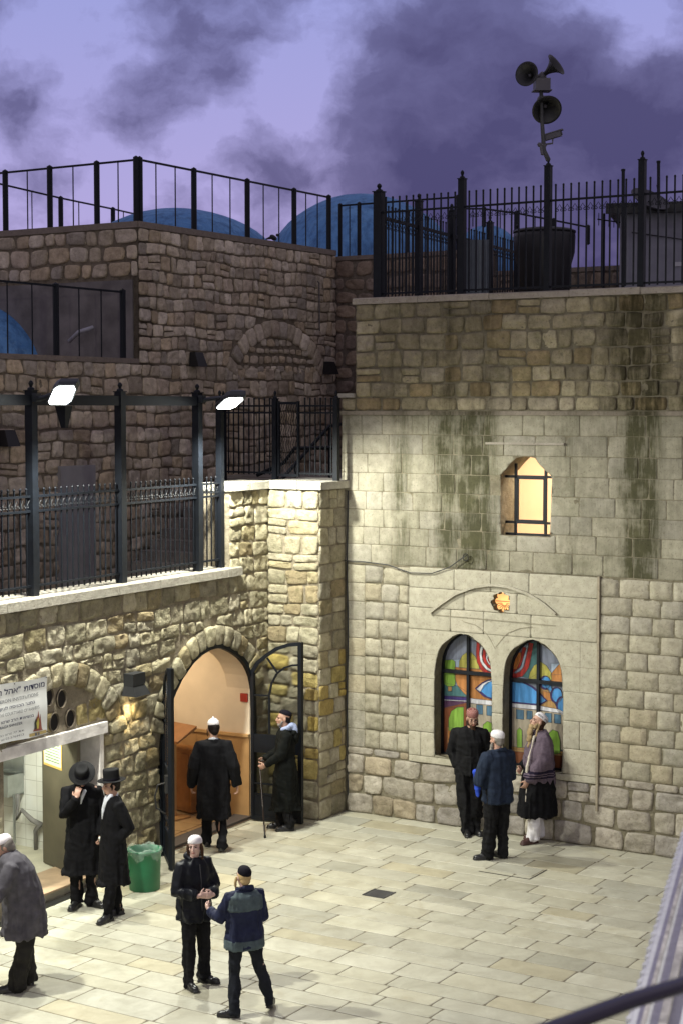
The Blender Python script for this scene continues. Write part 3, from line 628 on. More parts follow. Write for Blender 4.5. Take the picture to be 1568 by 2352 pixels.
def add_light(kind, name, loc, power, color, size=.3, target=None, spot=None, blend=.6, parent=None, sizey=None):
    L = bpy.data.lights.new(name, kind); L.energy = power; L.color = color
    if kind == 'AREA':
        L.size = size
        if sizey: L.shape = 'RECTANGLE'; L.size_y = sizey
    else: L.shadow_soft_size = size
    if kind == 'SPOT': L.spot_size = math.radians(spot); L.spot_blend = blend
    o = bpy.data.objects.new(name, L); scene.collection.objects.link(o)
    lo = np.array(loc, float)
    if target is not None: o.rotation_euler = Vector(np.array(target) - lo).to_track_quat('-Z', 'Y').to_euler()
    if parent is not None: o.parent = parent; lo = lo - ROOT[parent.name]
    o.location = tuple(lo); return o
add_light('AREA', 'room_light', FR.P(2.9, 5.6, -1.0), 88, (1, .84, .66), .6, target=FR.P(2.9, 3.8, -1.2), parent=hall)
# emblem glass
m = MB(); m.prism(FR, [(ec2[0] + (u - ec2[0]) * 1.02, ec2[1] + (w - ec2[1]) * 1.02) for u, w in EMB], -.12, -.10)
mg, tg_, bg_ = mat_new('amber_glass_glow'); setc(bg_, (.7, .35, .1), .3); bg_.inputs['Emission Color'].default_value = (1, .50, .18, 1); bg_.inputs['Emission Strength'].default_value = 1.25  # emission in the glass stands in for light from behind it
m.build('emblem_glass', mg, hall)
m = MB(); c = ec2
for i in range(9):
    a = math.pi + (i + .5) * math.pi / 9; m.tube([FR.P(c[0] + .035 * math.cos(a), c[1] - .02 + .035 * math.sin(a), -.095), FR.P(c[0] + .105 * math.cos(a), c[1] - .015 + .10 * math.sin(a), -.095)], .006, 5)
m.box(FR, c[0] - .13, c[0] + .13, c[1] - .004, c[1] + .006, -.1, -.09)
m.build('emblem_relief', simple('dark_amber', (.55, .28, .10), .6), hall)

# ------------------------------------------------------------------ stained glass windows (flat coloured glass in real reveals)
def clip(poly, conv):
    out = [np.array(p, float) for p in poly]
    C = conv if area(conv) > 0 else conv[::-1]
    for i in range(len(C)):
        a = np.array(C[i]); b = np.array(C[(i + 1) % len(C)]); e_ = b - a
        sd = lambda p: e_[0] * (p[1] - a[1]) - e_[1] * (p[0] - a[0])
        new = []
        for j in range(len(out)):
            p, q_ = out[j], out[(j + 1) % len(out)]; sp_, sq = sd(p), sd(q_)
            if sp_ >= 0: new.append(p)
            if sp_ * sq < 0: new.append(p + (q_ - p) * sp_ / (sp_ - sq))
        out = new
        if len(out) < 3: return None
    return [tuple(p) for p in out]
DG = -.22
def glassmat(n, c):
    g0 = sum(c) / 3; c = tuple(x * .80 + g0 * .16 for x in c)
    m, t, b = mat_new('glass_' + n); setc(b, c, .22, 0, .5)
    v = ND(t, 'ShaderNodeTexNoise'); v.inputs['Scale'].default_value = 7; v.inputs['Detail'].default_value = 5; mp = ND(t, 'ShaderNodeMapping'); mp.inputs['Scale'].default_value = (2.5, 2.5, .5)
    g_ = ND(t, 'ShaderNodeNewGeometry'); t.links.new(g_.outputs['Position'], mp.inputs[0]); t.links.new(mp.outputs[0], v.inputs['Vector'])
    t.links.new(mixc(t, ramp(t, v.outputs['Fac'], .3, .7), [x * .62 for x in c], [min(1, x * 1.25) for x in c]), b.inputs['Base Color'])
    return m
GM = {n: glassmat(n, c) for n, c in dict(sky=(.22, .25, .34), green=(.22, .42, .035), orange=(.46, .18, .035), yellow=(.46, .42, .06), red=(.42, .02, .015), white=(.62, .62, .66), pale=(.30, .38, .50), teal=(.06, .17, .18), purple=(.05, .03, .16),
      cream=(.42, .36, .26), blue=(.035, .26, .62), pane=(.07, .17, .27), brown=(.22, .065, .02), flame=(.75, .22, .01), dark=(.10, .04, .10), tan=(.45, .25, .07)).items()}
Z3 = lambda x, y: FR.uv((1180 + x / 3.136) / 1.2245, (1700 + y / 3.136) / 1.2245, DG)
def ribbon(path, w):
    P = resample(path, 14); a = offset_line(P, w / 2); b = offset_line(P, -w / 2); return [tuple(p) for p in a] + [tuple(p) for p in b[::-1]]
def oval(cx, cy, rx, ry): return [(cx + rx * math.cos(t), cy + ry * math.sin(t)) for t in np.linspace(0, 2 * math.pi, 21)[:-1]]
PIECES_L = [('sky', [(100, 200), (700, 200), (700, 1500), (100, 1500)]), ('pale', [(215, 490), (440, 480), (640, 520), (640, 620), (215, 620)]),
  ('teal', [(205, 690), (330, 720), (420, 780), (420, 815), (205, 805)]), ('orange', [(300, 553), (560, 572), (660, 640), (660, 860), (440, 830), (380, 782), (330, 722), (300, 650)]),
  ('yellow', [(338, 556), (343, 500), (368, 452), (410, 420), (450, 425), (480, 455), (505, 505), (520, 572)]),
  ('green', [(205, 492), (285, 488), (306, 505), (308, 700), (295, 722), (240, 725), (205, 700)]), ('tan', [(244, 722), (276, 722), (276, 766), (244, 766)]),
  ('purple', [(205, 803), (430, 822), (430, 850), (205, 838)]), ('white', [(205, 838), (430, 850), (430, 858), (205, 846)]), ('dark', [(205, 846), (430, 858), (385, 905), (205, 915)]),
  ('brown', [(205, 912), (430, 862), (430, 1320), (205, 1320)]), ('orange', [(238, 1080), (420, 1110), (420, 1210), (238, 1230)]), ('green', [(250, 1112), (250, 1010), (275, 940), (330, 903), (382, 903), (382, 1118)]),
  ('white', [(436, 826), (660, 852), (660, 892), (436, 870)]), ('cream', [(436, 870), (660, 892), (660, 1320), (436, 1320)]),
  ('pane', [(495, 882), (552, 888), (552, 972), (495, 966)]), ('pane', [(585, 892), (636, 897), (636, 985), (585, 978)]),
  ('green', [(552, 1125), (555, 1060), (590, 1030), (630, 1045), (645, 1125)]), ('brown', [(436, 1125), (660, 1140), (660, 1320), (436, 1320)]),
  ('purple', [(484, 742), (540, 690), (600, 662), (660, 655), (660, 850), (560, 812)]), ('white', [(496, 745), (545, 700), (600, 672), (640, 668), (600, 690), (530, 770)]), ('blue', [(535, 765), (560, 715), (600, 685), (660, 668), (660, 832), (590, 812)]),
  ('red', ribbon([(515, 330), (508, 420), (515, 500), (550, 570), (600, 605), (660, 612)], 30)), ('white', ribbon([(545, 370), (532, 440), (545, 510), (590, 565), (650, 592)], 22)),
  ('red', ribbon([(572, 395), (562, 460), (580, 515), (615, 552), (660, 572)], 28)), ('white', ribbon([(592, 430), (588, 480), (610, 525), (660, 550)], 12)), ('red', ribbon([(612, 440), (610, 490), (640, 530)], 20))]
PIECES_R = [('sky', [(700, 200), (1400, 200), (1400, 1600), (700, 1600)]), ('teal', [(960, 330), (1050, 330), (1050, 600), (955, 655), (900, 640)]), ('pale', [(1150, 520), (1280, 520), (1280, 620), (1150, 620)]),
  ('orange', [(1150, 612), (1222, 528), (1300, 528), (1300, 700), (1130, 672)]), ('yellow', [(952, 655), (965, 600), (1000, 540), (1060, 505), (1110, 540), (1150, 600), (1158, 668)]),
  ('red', ribbon([(975, 340), (955, 450), (935, 550), (890, 615), (800, 635)], 44)), ('pale', ribbon([(945, 360), (918, 470), (895, 560), (835, 605)], 20)), ('red', ribbon([(920, 380), (893, 460), (868, 540), (800, 600)], 32)),
  ('flame', [(815, 570), (838, 480), (868, 425), (890, 425), (882, 500), (850, 570)]),
  ('tan', [(1030, 690), (1130, 760), (1215, 935), (1060, 905), (1030, 700)]), ('orange', [(1075, 760), (1150, 780), (1175, 850), (1090, 850)]),
  ('purple', [(800, 672), (905, 680), (990, 720), (1062, 785), (1122, 850), (1058, 890), (960, 885), (800, 868)]), ('blue', [(800, 682), (900, 690), (980, 730), (1050, 790), (1108, 850), (1050, 878), (960, 872), (800, 856)]),
  ('purple', oval(1100, 690, 48, 62)), ('blue', oval(1108, 688, 40, 52)), ('blue', [(1090, 700), (1150, 700), (1168, 780), (1120, 740)]), ('purple', oval(1200, 800, 54, 72)), ('blue', oval(1206, 800, 45, 62)), ('purple', oval(1250, 885, 52, 76)), ('blue', oval(1256, 890, 44, 66)),
  ('cream', [(800, 905), (1300, 965), (1300, 1280), (800, 1280)]), ('white', [(800, 868), (1060, 893), (1225, 925), (1300, 970), (1300, 1000), (1240, 962), (1060, 930), (800, 908)]),
  ('pane', [(848, 925), (915, 932), (915, 1015), (848, 1008)]), ('pane', [(940, 935), (990, 940), (990, 1015), (940, 1010)]), ('pane', [(1103, 955), (1160, 960), (1160, 1042), (1103, 1036)]), ('pane', [(1184, 965), (1242, 972), (1242, 1052), (1184, 1045)]),
  ('brown', [(800, 1270), (1300, 1320), (1300, 1600), (800, 1600)]), ('tan', [(800, 1250), (1300, 1300), (1300, 1340), (800, 1290)]),
  ('green', [(855, 1262), (855, 1110), (878, 1085), (900, 1110), (902, 1262)]), ('green', [(1120, 1150), (1170, 1102), (1215, 1120), (1236, 1200), (1236, 1310), (1182, 1322), (1172, 1230), (1130, 1215)])]
def stained(name, outl, pieces, mull, trans, label):
    wdo = thing(name, None, None, FR.P((outl[0][0] + outl[1][0]) / 2, outl[0][1], DG)); del ROOT[wdo.name]; ROOT[wdo.name] = ROOT[hall.name]; wdo.parent = hall; wdo.location = (0, 0, 0)
    wdo['label'] = label
    gm_ = MB(); ld = MB(); mats = []; mi = []
    for i, (cname, pl) in enumerate(pieces):
        c = clip([Z3(*p) for p in pl], outl)
        if c is None or abs(area(c)) < 1e-5: continue
        if area(c) < 0: c = c[::-1]
        dd = DG - .015 + i * .0008
        if cname not in mats: mats.append(cname)
        tri = tessellate_polygon([[Vector((u, w, 0)) for u, w in c]]); gm_.add([FR.P(u, w, dd) for u, w in c], [orient(t, c) for t in tri]); mi += [mats.index(cname)] * len(tri)
        if i:
            for k in range(len(c)):
                a, b2 = c[k], c[(k + 1) % len(c)]
                if math.dist(a, b2) > .01: ld.beam(FR.P(*a, dd + .001), FR.P(*b2, dd + .001), .006, .003)
    go = gm_.build('stained_glass', GM[mats[0]], wdo)
    for n_ in mats[1:]: go.data.materials.append(GM[n_])
    go.data.polygons.foreach_set('material_index', mi)
    ld.build('lead_came', simple('lead', (.05, .045, .05), .5, var=0), wdo)
    fr_ = MB(); L, Rr = outl[0][0], outl[1][0]; B = outl[0][1]
    pts = outl + [outl[0]]
    for a, b2 in zip(pts[:-1], pts[1:]): fr_.beam(FR.P(*a, DG + .02), FR.P(*b2, DG + .02), .05, .05)
    top = max(p[1] for p in outl)
    fr_.beam(FR.P(mull, B, DG + .022), FR.P(mull, top, DG + .022), .034, .04); fr_.beam(FR.P(L, trans, DG + .024), FR.P(Rr, trans, DG + .024), .05, .045, up=LD)
    fr_.build('window_frame', M_iron, wdo)
    return wdo
ml = Z3(430, 800)[0]; mr_ = Z3(1047, 800)[0]; tl_ = Z3(430, 600)[1]; tr_ = Z3(1047, 680)[1]
stained('stained_window', WL, PIECES_L, ml, tl_, 'left pointed stained glass window with a yellow dome and a green tree')
stained('stained_window', WR, PIECES_R, mr_, tr_, 'right pointed stained glass window with a large blue dome')
m = MB(); m.box(FR, 1.2, 3.7, .6, 3.2, -.49, -.455); m.build('window_backing', simple('dark_backing', (.02, .02, .02), .9, var=0), hall)
M_cable = simple('cable_black', (.02, .02, .02), .6, var=0)
pts = [FR.uv(x, y, .08) for x, y in [(790, 1288), (830, 1290), (890, 1298), (940, 1316), (990, 1317), (1030, 1303), (1055, 1285), (1068, 1276)]]
m = MB(); m.tube([FR.P(u, w, .06) for u, w in pts], .008, 6); u, w = FR.uv(1068, 1280, .06); m.tube([FR.P(u + .04 * math.cos(a), w + .05 * math.sin(a), .06) for a in np.linspace(0, 12, 24)], .007, 5)
m.build('cable', M_cable, label='thin black cable sagging across the stone wall below the upper window', cat='cable')
m = MB(); m.tube([FBp.P(.70, w, .045 + .008 * math.sin(w * 3)) for w in np.linspace(.15, 4.7, 24)], .010, 6); m.build('cable', M_cable, label='thin dark cable running straight down the corner beside the pier', cat='cable')

# ------------------------------------------------------------------ upper building behind
FK = Frame(K - 4.5 * RD, LD); TC = .865
up = thing('upper_building', 'rough stone building with a flat roof rising behind the terrace', 'building', FK.P(2, 2.9))
slab_part('mortar_core', slab(FK, [(-9, 2.5), (6.9, 2.5), (6.9, 8.82), (TC, 8.82), (TC, 6.62), (-9, 6.62)], [], .5), M_mort, up, col=(.23, .195, .15))
rng = random.Random(77)
au = [FK.uv(x, y) for x, y in [(540, 868), (552, 830), (578, 796), (620, 775), (665, 784), (705, 815), (735, 868)]]
ain = resample(au, 15); aout = offset_line(ain, .34)
pb, ib = pusher([([tuple(p) for p in aout] , tuple(np.mean(ain, axis=0)))])
q1 = courses(rng, TC, 6.9, 6.62, 8.82, (.18, .26), (.14, .36), jit=.025, split=.08); q2 = courses(rng, -9, 6.9, 2.7, 6.62, (.20, .29), (.16, .42), jit=.028, split=.08)
k1 = stones(rng, FK, q1 + q2, PAL['back'], relief=.028, gap=.007, nexp=9, irr=.065, rough=.022, Np=16, cvar=.22, push=pb, inside=ib, drop=ib.drop)
k2_ = stones(rng, FK, arch_stones(ain, aout), PAL['back'], relief=.05, gap=.008, nexp=8, irr=.06, rough=.015, Np=14, cvar=.15)
fq = [x for x in courses(rng, ain[:, 0].min(), ain[:, 0].max(), ain[:, 1].min() - .1, ain[:, 1].max(), (.14, .2), (.14, .3), jit=.02)]
pol = [tuple(p) for p in ain]; ccx = tuple(np.mean(ain, axis=0)); _, inn = pusher([(pol, ccx)])
fq = [x for x in fq if inn(np.mean(np.array(x), axis=0))]
k3_ = stones(rng, FK, fq, PAL['back'], relief=.03, gap=.02, irr=.12, rough=.02, Np=14, cvar=.2)
FKL = Frame(K - 4.5 * RD + TC * LD - 8 * RD, RD)
k4_ = stones(rng, FKL, courses(rng, 0, 8, 8.02, 8.82, (.24, .30), (.2, .5), jit=.025, split=.08), PAL['back'], relief=.038, gap=.010, nexp=6, irr=.09, rough=.018, Np=14, cvar=.2)
def bluish(s):
    return s
stone_part('stonework', [k1, k2_, k3_, k4_], M_back, up)
slab_part('side_wall', slab(FKL, [(0, 6.5), (8, 6.5), (8, 8.82), (0, 8.82)], [], .4), M_mort, up, col=(.23, .195, .15))
m = MB(); m.box(FKL, 0, 7.9, 6.6, 7.98, -.1, .03); m.build('render_coat', M_render, up)
FKR = Frame(K - 4.5 * RD + 6.9 * LD, RD)
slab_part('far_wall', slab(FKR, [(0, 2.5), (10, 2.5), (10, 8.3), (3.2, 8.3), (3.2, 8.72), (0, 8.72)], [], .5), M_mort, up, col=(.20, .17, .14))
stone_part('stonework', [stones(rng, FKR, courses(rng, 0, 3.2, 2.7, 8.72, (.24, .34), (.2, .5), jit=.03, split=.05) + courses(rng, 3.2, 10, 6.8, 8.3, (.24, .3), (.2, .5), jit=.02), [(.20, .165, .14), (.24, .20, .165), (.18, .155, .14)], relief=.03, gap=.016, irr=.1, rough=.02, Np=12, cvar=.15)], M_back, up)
m = MB(); m.box(FK, TC, 6.9, 8.82, 8.92, -8, .03); m.box(FKL, 0, 8.0, 8.82, 8.92, -.25, .03); m.box(FKR, .02, 3.2, 8.72, 8.80, -.5, .03); m.box(FKR, 3.2, 10, 8.3, 8.38, -.5, .03); m.box(FK, -9, TC - .02, 6.62, 6.70, -8, .03)
link('roof_slab', m.V, m.F, M_cap, up, col=np.tile(np.array((.24, .20, .17)), (len(m.V), 1)))
# pale door and stairs on the terrace
DR = [FK.uv(x, 1071) for x in (130, 210)]
m = MB(); m.box(FK, DR[0][0], DR[1][0], 2.9, DR[0][1], 0, .09); dd = m.build('door', simple('pale_grey_door', (.30, .29, .29), .6, var=.1), up, )
TZ = 2.95
tf = MB(); tf.add([K - 4.5 * RD - 10 * LD + Z * TZ, K - 1.1 * RD - 10 * LD + Z * TZ, K - 1.1 * RD + 7 * LD + Z * TZ, K - 4.5 * RD + 7 * LD + Z * TZ], [(0, 1, 2, 3)])
tf.build('terrace_floor', simple('terrace_stone', (.22, .20, .17), .8, var=.3, scale=3), kind='structure')
stt = thing('stone_staircase', 'stone steps climbing along the terrace behind the iron fence', 'stairs', K - 3.4 * RD + .5 * LD + Z * TZ)
m = MB(); N_ = 11
for i in range(N_):
    z1 = TZ + (i + 1) * 1.75 / N_; a = K - 4.4 * RD + (-.2 + i * .30) * LD; fr = Frame(a, RD)
    m.hexa([fr.P(0, TZ, .0), fr.P(2.5, TZ, 0), fr.P(2.5, TZ, -3.6 + i * .3), fr.P(0, TZ, -3.6 + i * .3), fr.P(0, z1, .0), fr.P(2.5, z1, 0), fr.P(2.5, z1, -3.6 + i * .3), fr.P(0, z1, -3.6 + i * .3)])
m.build('steps', simple('step_stone', (.26, .235, .20), .8, var=.3, scale=5, bmp=.4, bscale=25), stt)
m = MB(); m.box(Frame(K - 4.5 * RD + 3.1 * LD, RD), 0, 4.4, TZ, 4.72, -3.8, 0)
m.build('landing', simple('landing_stone', (.24, .215, .18), .8, var=.3, scale=5), stt)
m = MB(); hb = [K - 2.0 * RD + (-.3) * LD + Z * 3.85, K - 2.0 * RD + 2.7 * LD + Z * 5.6, K - 2.0 * RD + 3.3 * LD + Z * 5.65]
m.tube(hb, .03, 8); [m.tube([hb[0] + (hb[1] - hb[0]) * k, hb[0] + (hb[1] - hb[0]) * k - Z * .9], .02, 6) for k in (0, .33, .66, 1)]
m.build('handrail', M_iron, stt)
# roofs' blue domes
def dome(c, rx, ry, rz, label):
    m = MB(); prof = [(math.cos(a), math.sin(a)) for a in np.linspace(-.2, math.pi / 2, 16)]; prof[-1] = (0, 1)
    m.lathe(c, prof, 40, np.diag([rx, ry, rz])); V = np.array(m.V); k = fbm(V * .9, 3, 3)[:, None]; V = np.array(c) + (V - np.array(c)) * (1 + .012 * k)
    m.V = [tuple(v) for v in V]; m.build('dome', M_blue, label=label, cat='dome', smooth=True, group='blue roof domes')
def at(x, y, Y): r = ray(x, y); return CAM + r * (Y / r[1])
p = at(408, 480, 35); dome(p - Z * 1.5, 2.25, 2.25, 1.5, 'wide low blue dome behind the roof railing, nearest the roof corner')
p = at(832, 447, 39); dome(p - Z * 2.1, 2.3, 2.3, 2.1, 'tall blue dome behind the railing, left of the tall iron gate post')
p = at(1118, 517, 42); dome(p - Z * 1.3, 1.0, 1.0, 1.3, 'small distant blue dome seen between the bars of the right fence')
p = at(-45, 700, 29.5); dome(p - Z * 1.5, 1.55, 1.55, 1.5, 'blue dome low at the left edge behind the lower roof railing')
# right roof deck
m = MB(); m.add([FR.P(.2, 7.36, -.45), FR.P(9, 7.36, -.45), FR.P(9, 7.36, -9), FR.P(.2, 7.36, -9)], [(0, 1, 2, 3)]); m.build('roof_deck', M_render, hall)

# ------------------------------------------------------------------ room behind the arched door
room = thing('prayer_room', 'warm lit room with wood panelling seen through the arched doorway', 'room', FL.P(-1.8, 0, -2))
exr = unit(V3(.731, -.682, 0)); FI = Frame(FL.P(-.435, 0, -6.0), FL.n)
M_ipl = simple('warm_plaster', (.66, .57, .45), .85, var=.08, scale=2.5, bmp=.1)
M_wood = simple('oak_panel', (.38, .225, .095), .55, var=.15, scale=4)
m = MB(); wu, wh = FI.uv(520, 1682); FIu = 5.58; FIn = 5.955; m.box(FI, 0, FIu, wh, 2.93, -.1, 0); m.box(FI, FIu, FIn, wh, 1.93, -.02, 0); m.build('plaster_wall', M_ipl, room)
m = MB(); m.box(FI, 0, FIn, 0, wh - .03, -.02, .02)
for k in range(int(FIn / .45)): m.box(FI, .45 * k + .1, .45 * k + .108, .05, wh - .05, .02, .024)
m.build('wood_panelling', M_wood, room); m = MB(); m.box(FI, 0, FIn, wh - .03, wh + .01, -.05, .045); m.build('dado_rail', simple('oak_rail', (.46, .29, .13), .5), room)
m = strip(FL, resample(DOORL, 60)[::-1], .014, -.43, -.035); m.build('arch_lining', M_ipl, room)
m = MB(); P = FL.P
m.add([P(-2.85, .0, -.43), P(-.05, 0, -.43), P(-.05, 0, -6), P(-2.85, 0, -6), P(-2.85, 2.95, -.43), P(-.05, 2.95, -.43), P(-.05, 2.95, -6), P(-2.85, 2.95, -6)], [(7, 6, 5, 4), (0, 3, 7, 4), (2, 1, 5, 6)])
m.build('side_walls', M_ipl, room)
rng = random.Random(2); FIn = Floor(FL.P(0, 0, 0), FL.ex, -FL.n)
st = stones(rng, FIn, courses(rng, -2.84, -.1, 0.03, 6, (.42, .42), (.42, .44), jit=0, split=0), [(.50, .36, .20), (.47, .33, .18)], relief=.005, gap=.006, nexp=26, irr=.004, rough=.001, Np=16, cvar=.08, d0=.012)
link('floor_tiles', st[0], st[1], M_pave, room, uv=st[2], col=st[3])
m = MB(); m.add([P(-2.84, .012, .0), P(-.1, .012, .0), P(-.1, .012, -6), P(-2.84, .012, -5)], [(0, 1, 2, 3)]); m.build('floor_base', simple('warm_joint', (.15, .09, .05), .9), room)
m = MB(); m.box(FL, -2.66, -.42, -.02, .05, -.30, -.02); m.build('threshold', simple('dark_threshold', (.05, .04, .035), .6), room)
def tint_light(loc, pw, tgt, sz): add_light('AREA', 'room_light', loc, pw, (1, .78, .50), sz, target=tgt, parent=room)
tint_light(FL.P(-1.6, 2.85, -1.3), 44, FL.P(-1.6, 0, -1.6), .8)
ceil = MB(); ceil.box(FL, -1.9, -1.3, 2.88, 2.94, -1.8, -1.2); ceil.build('ceiling_lamp', glow('warm_lamp', (1, .66, .34), 6), room)
def furn(x0, x1, ytop, yb, depth, col, name, label, cat, z1=None):
    pb_ = G(x0, yb); fr = Frame(pb_, exr); u1 = fr.uv(x1, yb)[0]; h = fr.uv(x0, ytop)[1]
    t = thing(name, label, cat, fr.P(u1 / 2, 0, 0)); mt = simple(name + '_wood', col, .5, var=.2)
    m = MB(); m.box(fr, 0, u1, .04, h - .03, -depth, 0); m.build('body', mt, t); m = MB(); m.box(fr, -.015, u1 + .015, h - .03, h, -depth - .01, .015); m.build('top', mt, t)
    m = MB(); m.box(fr, .04, u1 - .04, .10, h - .08, 0, .012); m.build('front_panel', mt, t); return fr, u1, h
furn(392, 440, 1712, 1862, .40, (.30, .14, .045), 'wooden_cabinet', 'brown wooden cabinet just inside the arched doorway', 'cabinet')
furn(527, 563, 1800, 1868, .35, (.10, .03, .02), 'wooden_chest', 'dark red wooden chest on the tiled floor inside the doorway', 'chest')
ls = G(400, 1880); t = thing('book_stand', 'wooden book stand with a sloping top inside the doorway', 'stand', ls); fr = Frame(ls, exr); m = MB()
m.box(fr, -.03, .03, 0, 1.2, -.03, .03); m.box(fr, -.2, .2, 0, .04, -.15, .15); m.build('post', M_wood, t); m = MB()
m.hexa([fr.P(-.22, 1.15, .18), fr.P(.30, 1.15, .18), fr.P(.30, 1.32, -.18), fr.P(-.22, 1.32, -.18), fr.P(-.22, 1.18, .18), fr.P(.30, 1.18, .18), fr.P(.30, 1.36, -.18), fr.P(-.22, 1.36, -.18)]); m.build('top', simple('stand_top', (.25, .12, .05), .5), t)
u, w = FI.uv(562, 1602); m = MB(); m.box(FI, u - .06, u + .06, w - .06, w + .06, .003, .02); m.build('red_sign', simple('red_sign', (.35, .03, .02), .5), label='small red sign on the plaster wall inside the doorway', cat='sign')

# ------------------------------------------------------------------ washroom
wash = thing('washroom', 'white tiled washroom behind the lintel with a stainless trough', 'room', FL.P(-5, 0, -1))
we = G(100, 1951, .10); FW = Frame(we - RD * 3.5 - Z * .10, RD)
def tile_mat():
    m, t, b = mat_new('white_tiles'); setc(b, (.72, .72, .68), .25)
    u_ = ND(t, 'ShaderNodeUVMap'); br = ND(t, 'ShaderNodeTexBrick'); br.offset = 0; br.inputs['Scale'].default_value = 1; br.inputs['Brick Width'].default_value = .2; br.inputs['Row Height'].default_value = .2; br.inputs['Mortar Size'].default_value = .003
    br.inputs['Color1'].default_value = (.72, .72, .68, 1); br.inputs['Color2'].default_value = (.66, .66, .61, 1); br.inputs['Mortar'].default_value = (.38, .36, .32, 1)
    t.links.new(u_.outputs[0], br.inputs['Vector']); n = nz(t, 2.5, 4); t.links.new(mixc(t, .5, br.outputs[0], mixc(t, ramp(t, n, .3, .7), (.75, .7, .6), (1.1, 1.1, 1.1)), 'MULTIPLY'), b.inputs['Base Color']); return m
M_tile = tile_mat()
def flat(fr, u0, u1, w0, w1, d, name, mat, par):
    V = [fr.P(u0, w0, d), fr.P(u1, w0, d), fr.P(u1, w1, d), fr.P(u0, w1, d)]; V += [fr.P(u0, w0, d - .06), fr.P(u1, w0, d - .06), fr.P(u1, w1, d - .06), fr.P(u0, w1, d - .06)]
    return link(name, V, [(0, 1, 2, 3), (7, 6, 5, 4), (0, 4, 5, 1), (1, 5, 6, 2), (2, 6, 7, 3), (3, 7, 4, 0)], mat, par, uv=np.array([(u0, w0), (u1, w0), (u1, w1), (u0, w1)] * 2))
flat(FW, 0, 4.1, 0, 2.4, 0, 'tiled_wall', M_tile, wash)
FWb = Frame(FL.P(-10, 0, -3.4), FL.ex); flat(FWb, 0, 7.0, 0, 2.4, 0, 'tiled_wall', M_tile, wash)
m = MB(); m.add([FL.P(-9.4, 0, -.02), FL.P(-2.9, 0, -.02), FL.P(-2.9, 0, -3.4), FL.P(-9.4, 0, -3.4)] + [FL.P(-9.4, .10, -.02), FL.P(-2.9, .10, -.02), FL.P(-2.9, .10, -3.4), FL.P(-9.4, .10, -3.4)], [(4, 5, 6, 7), (0, 1, 5, 4)])
m.build('raised_floor', simple('buff_floor', (.42, .39, .30), .45, var=.2, scale=3), wash)
m = MB(); m.box(FL, -5.85, -4.0, .10, .125, -.62, .03); m.build('front_step', simple('red_brown_stone', (.34, .235, .15), .45, var=.3, scale=4), wash)
m = MB(); m.box(FL, -9.4, -2.9, 2.35, 2.4, -3.4, -.43); m.build('ceiling', M_plaster, wash)
m = MB(); m.box(FL, -5.6, -4.2, 2.27, 2.31, -1.3, -1.2); m.build('strip_lamp', glow('cool_tube', (.92, 1, .9), 9), wash)
add_light('AREA', 'strip_light', FL.P(-4.9, 2.26, -.75), 72, (.95, 1, .86), 1.3, target=FL.P(-4.9, 0, -.95), parent=wash, sizey=.2)
pa = G(100, 1980, .11); pb2 = G(180, 2018, .11); FD2 = Frame(pa - Z * pa[2], pb2 - pa); L2 = float(np.linalg.norm(pb2 - pa))
m = MB(); m.box(FD2, 0, L2, .11, 2.2, -.05, 0); m.build('door', simple('olive_brown_door', (.085, .072, .045), .5, var=.2, scale=3), wash)
pu0, pv0 = FD2.uv(102, 1755); pu1, pv1 = FD2.uv(143, 1700)
m = MB(); m.box(FD2, pu0, pu1, pv0, pv0 + .46, .002, .006); po = m.build('poster', simple('poster_border', (.50, .32, .08), .6), label='yellow bordered paper notice taped on the brown washroom door', cat='poster')
m = MB(); m.box(FD2, pu0 + .02, pu1 - .02, pv0 + .03, pv0 + .43, .0065, .008); m.build('sheet', simple('poster_sheet', (.50, .62, .40), .6), po)
m = MB()
for k in range(9): m.box(FD2, pu0 + .045 + .01 * (k % 3), pu1 - .045 - .012 * ((k * 2) % 3), pv0 + .36 - k * .036, pv0 + .372 - k * .036, .0082, .009)
m.build('print', simple('poster_ink', (.10, .10, .08), .6), po)
# trough
sk = thing('wash_trough', 'stainless steel wash trough on the tiled washroom wall', 'sink', FW.P(2.5, .1, .1))
sa, sb_ = FW.uv(3, 1830), FW.uv(57, 1750); u0, u1 = sa[0] - .5, sb_[0]; wt_, wb_ = FW.uv(57, 1792, .3)[1], FW.uv(30, 1835, .3)[1]
m = MB(); m.box(FW, u0, u1, wt_ - .02, wt_ + .28, .002, .02); m.build('backsplash', M_steel, sk)
m = MB(); m.box(FW, u0, u1, wt_, wt_ + .02, .02, .08); m.box(FW, u0, u1, wt_ - .26, wt_ + .02, .30, .325); m.box(FW, u0, u1, wt_ - .26, wt_ - .24, .02, .30); m.box(FW, u1 - .015, u1, wt_ - .26, wt_ + .02, .02, .30); m.build('basin', M_steel, sk)
m = MB(); ul = FW.uv(32, 1850, .32)[0]; m.tube([FW.P(ul, .1, .31), FW.P(ul, wt_ - .2, .31)], .018, 8); m.build('leg', M_steel, sk)
m = MB(); ud = FW.uv(42, 1850, .15)[0]; m.tube([FW.P(ud, wt_ - .25, .15), FW.P(ud - .04, wt_ - .6, .15), FW.P(ud + .05, .62, .13), FW.P(ud + .2, .50, .1), FW.P(ud + .30, .45, .06), FW.P(ud + .22, .35, .06), FW.P(ud + .22, .1, .06)], [.028, .028, .03, .035, .05, .03, .025], 10); m.build('drain_pipe', simple('grey_pipe', (.16, .15, .14), .7), sk, smooth=True)
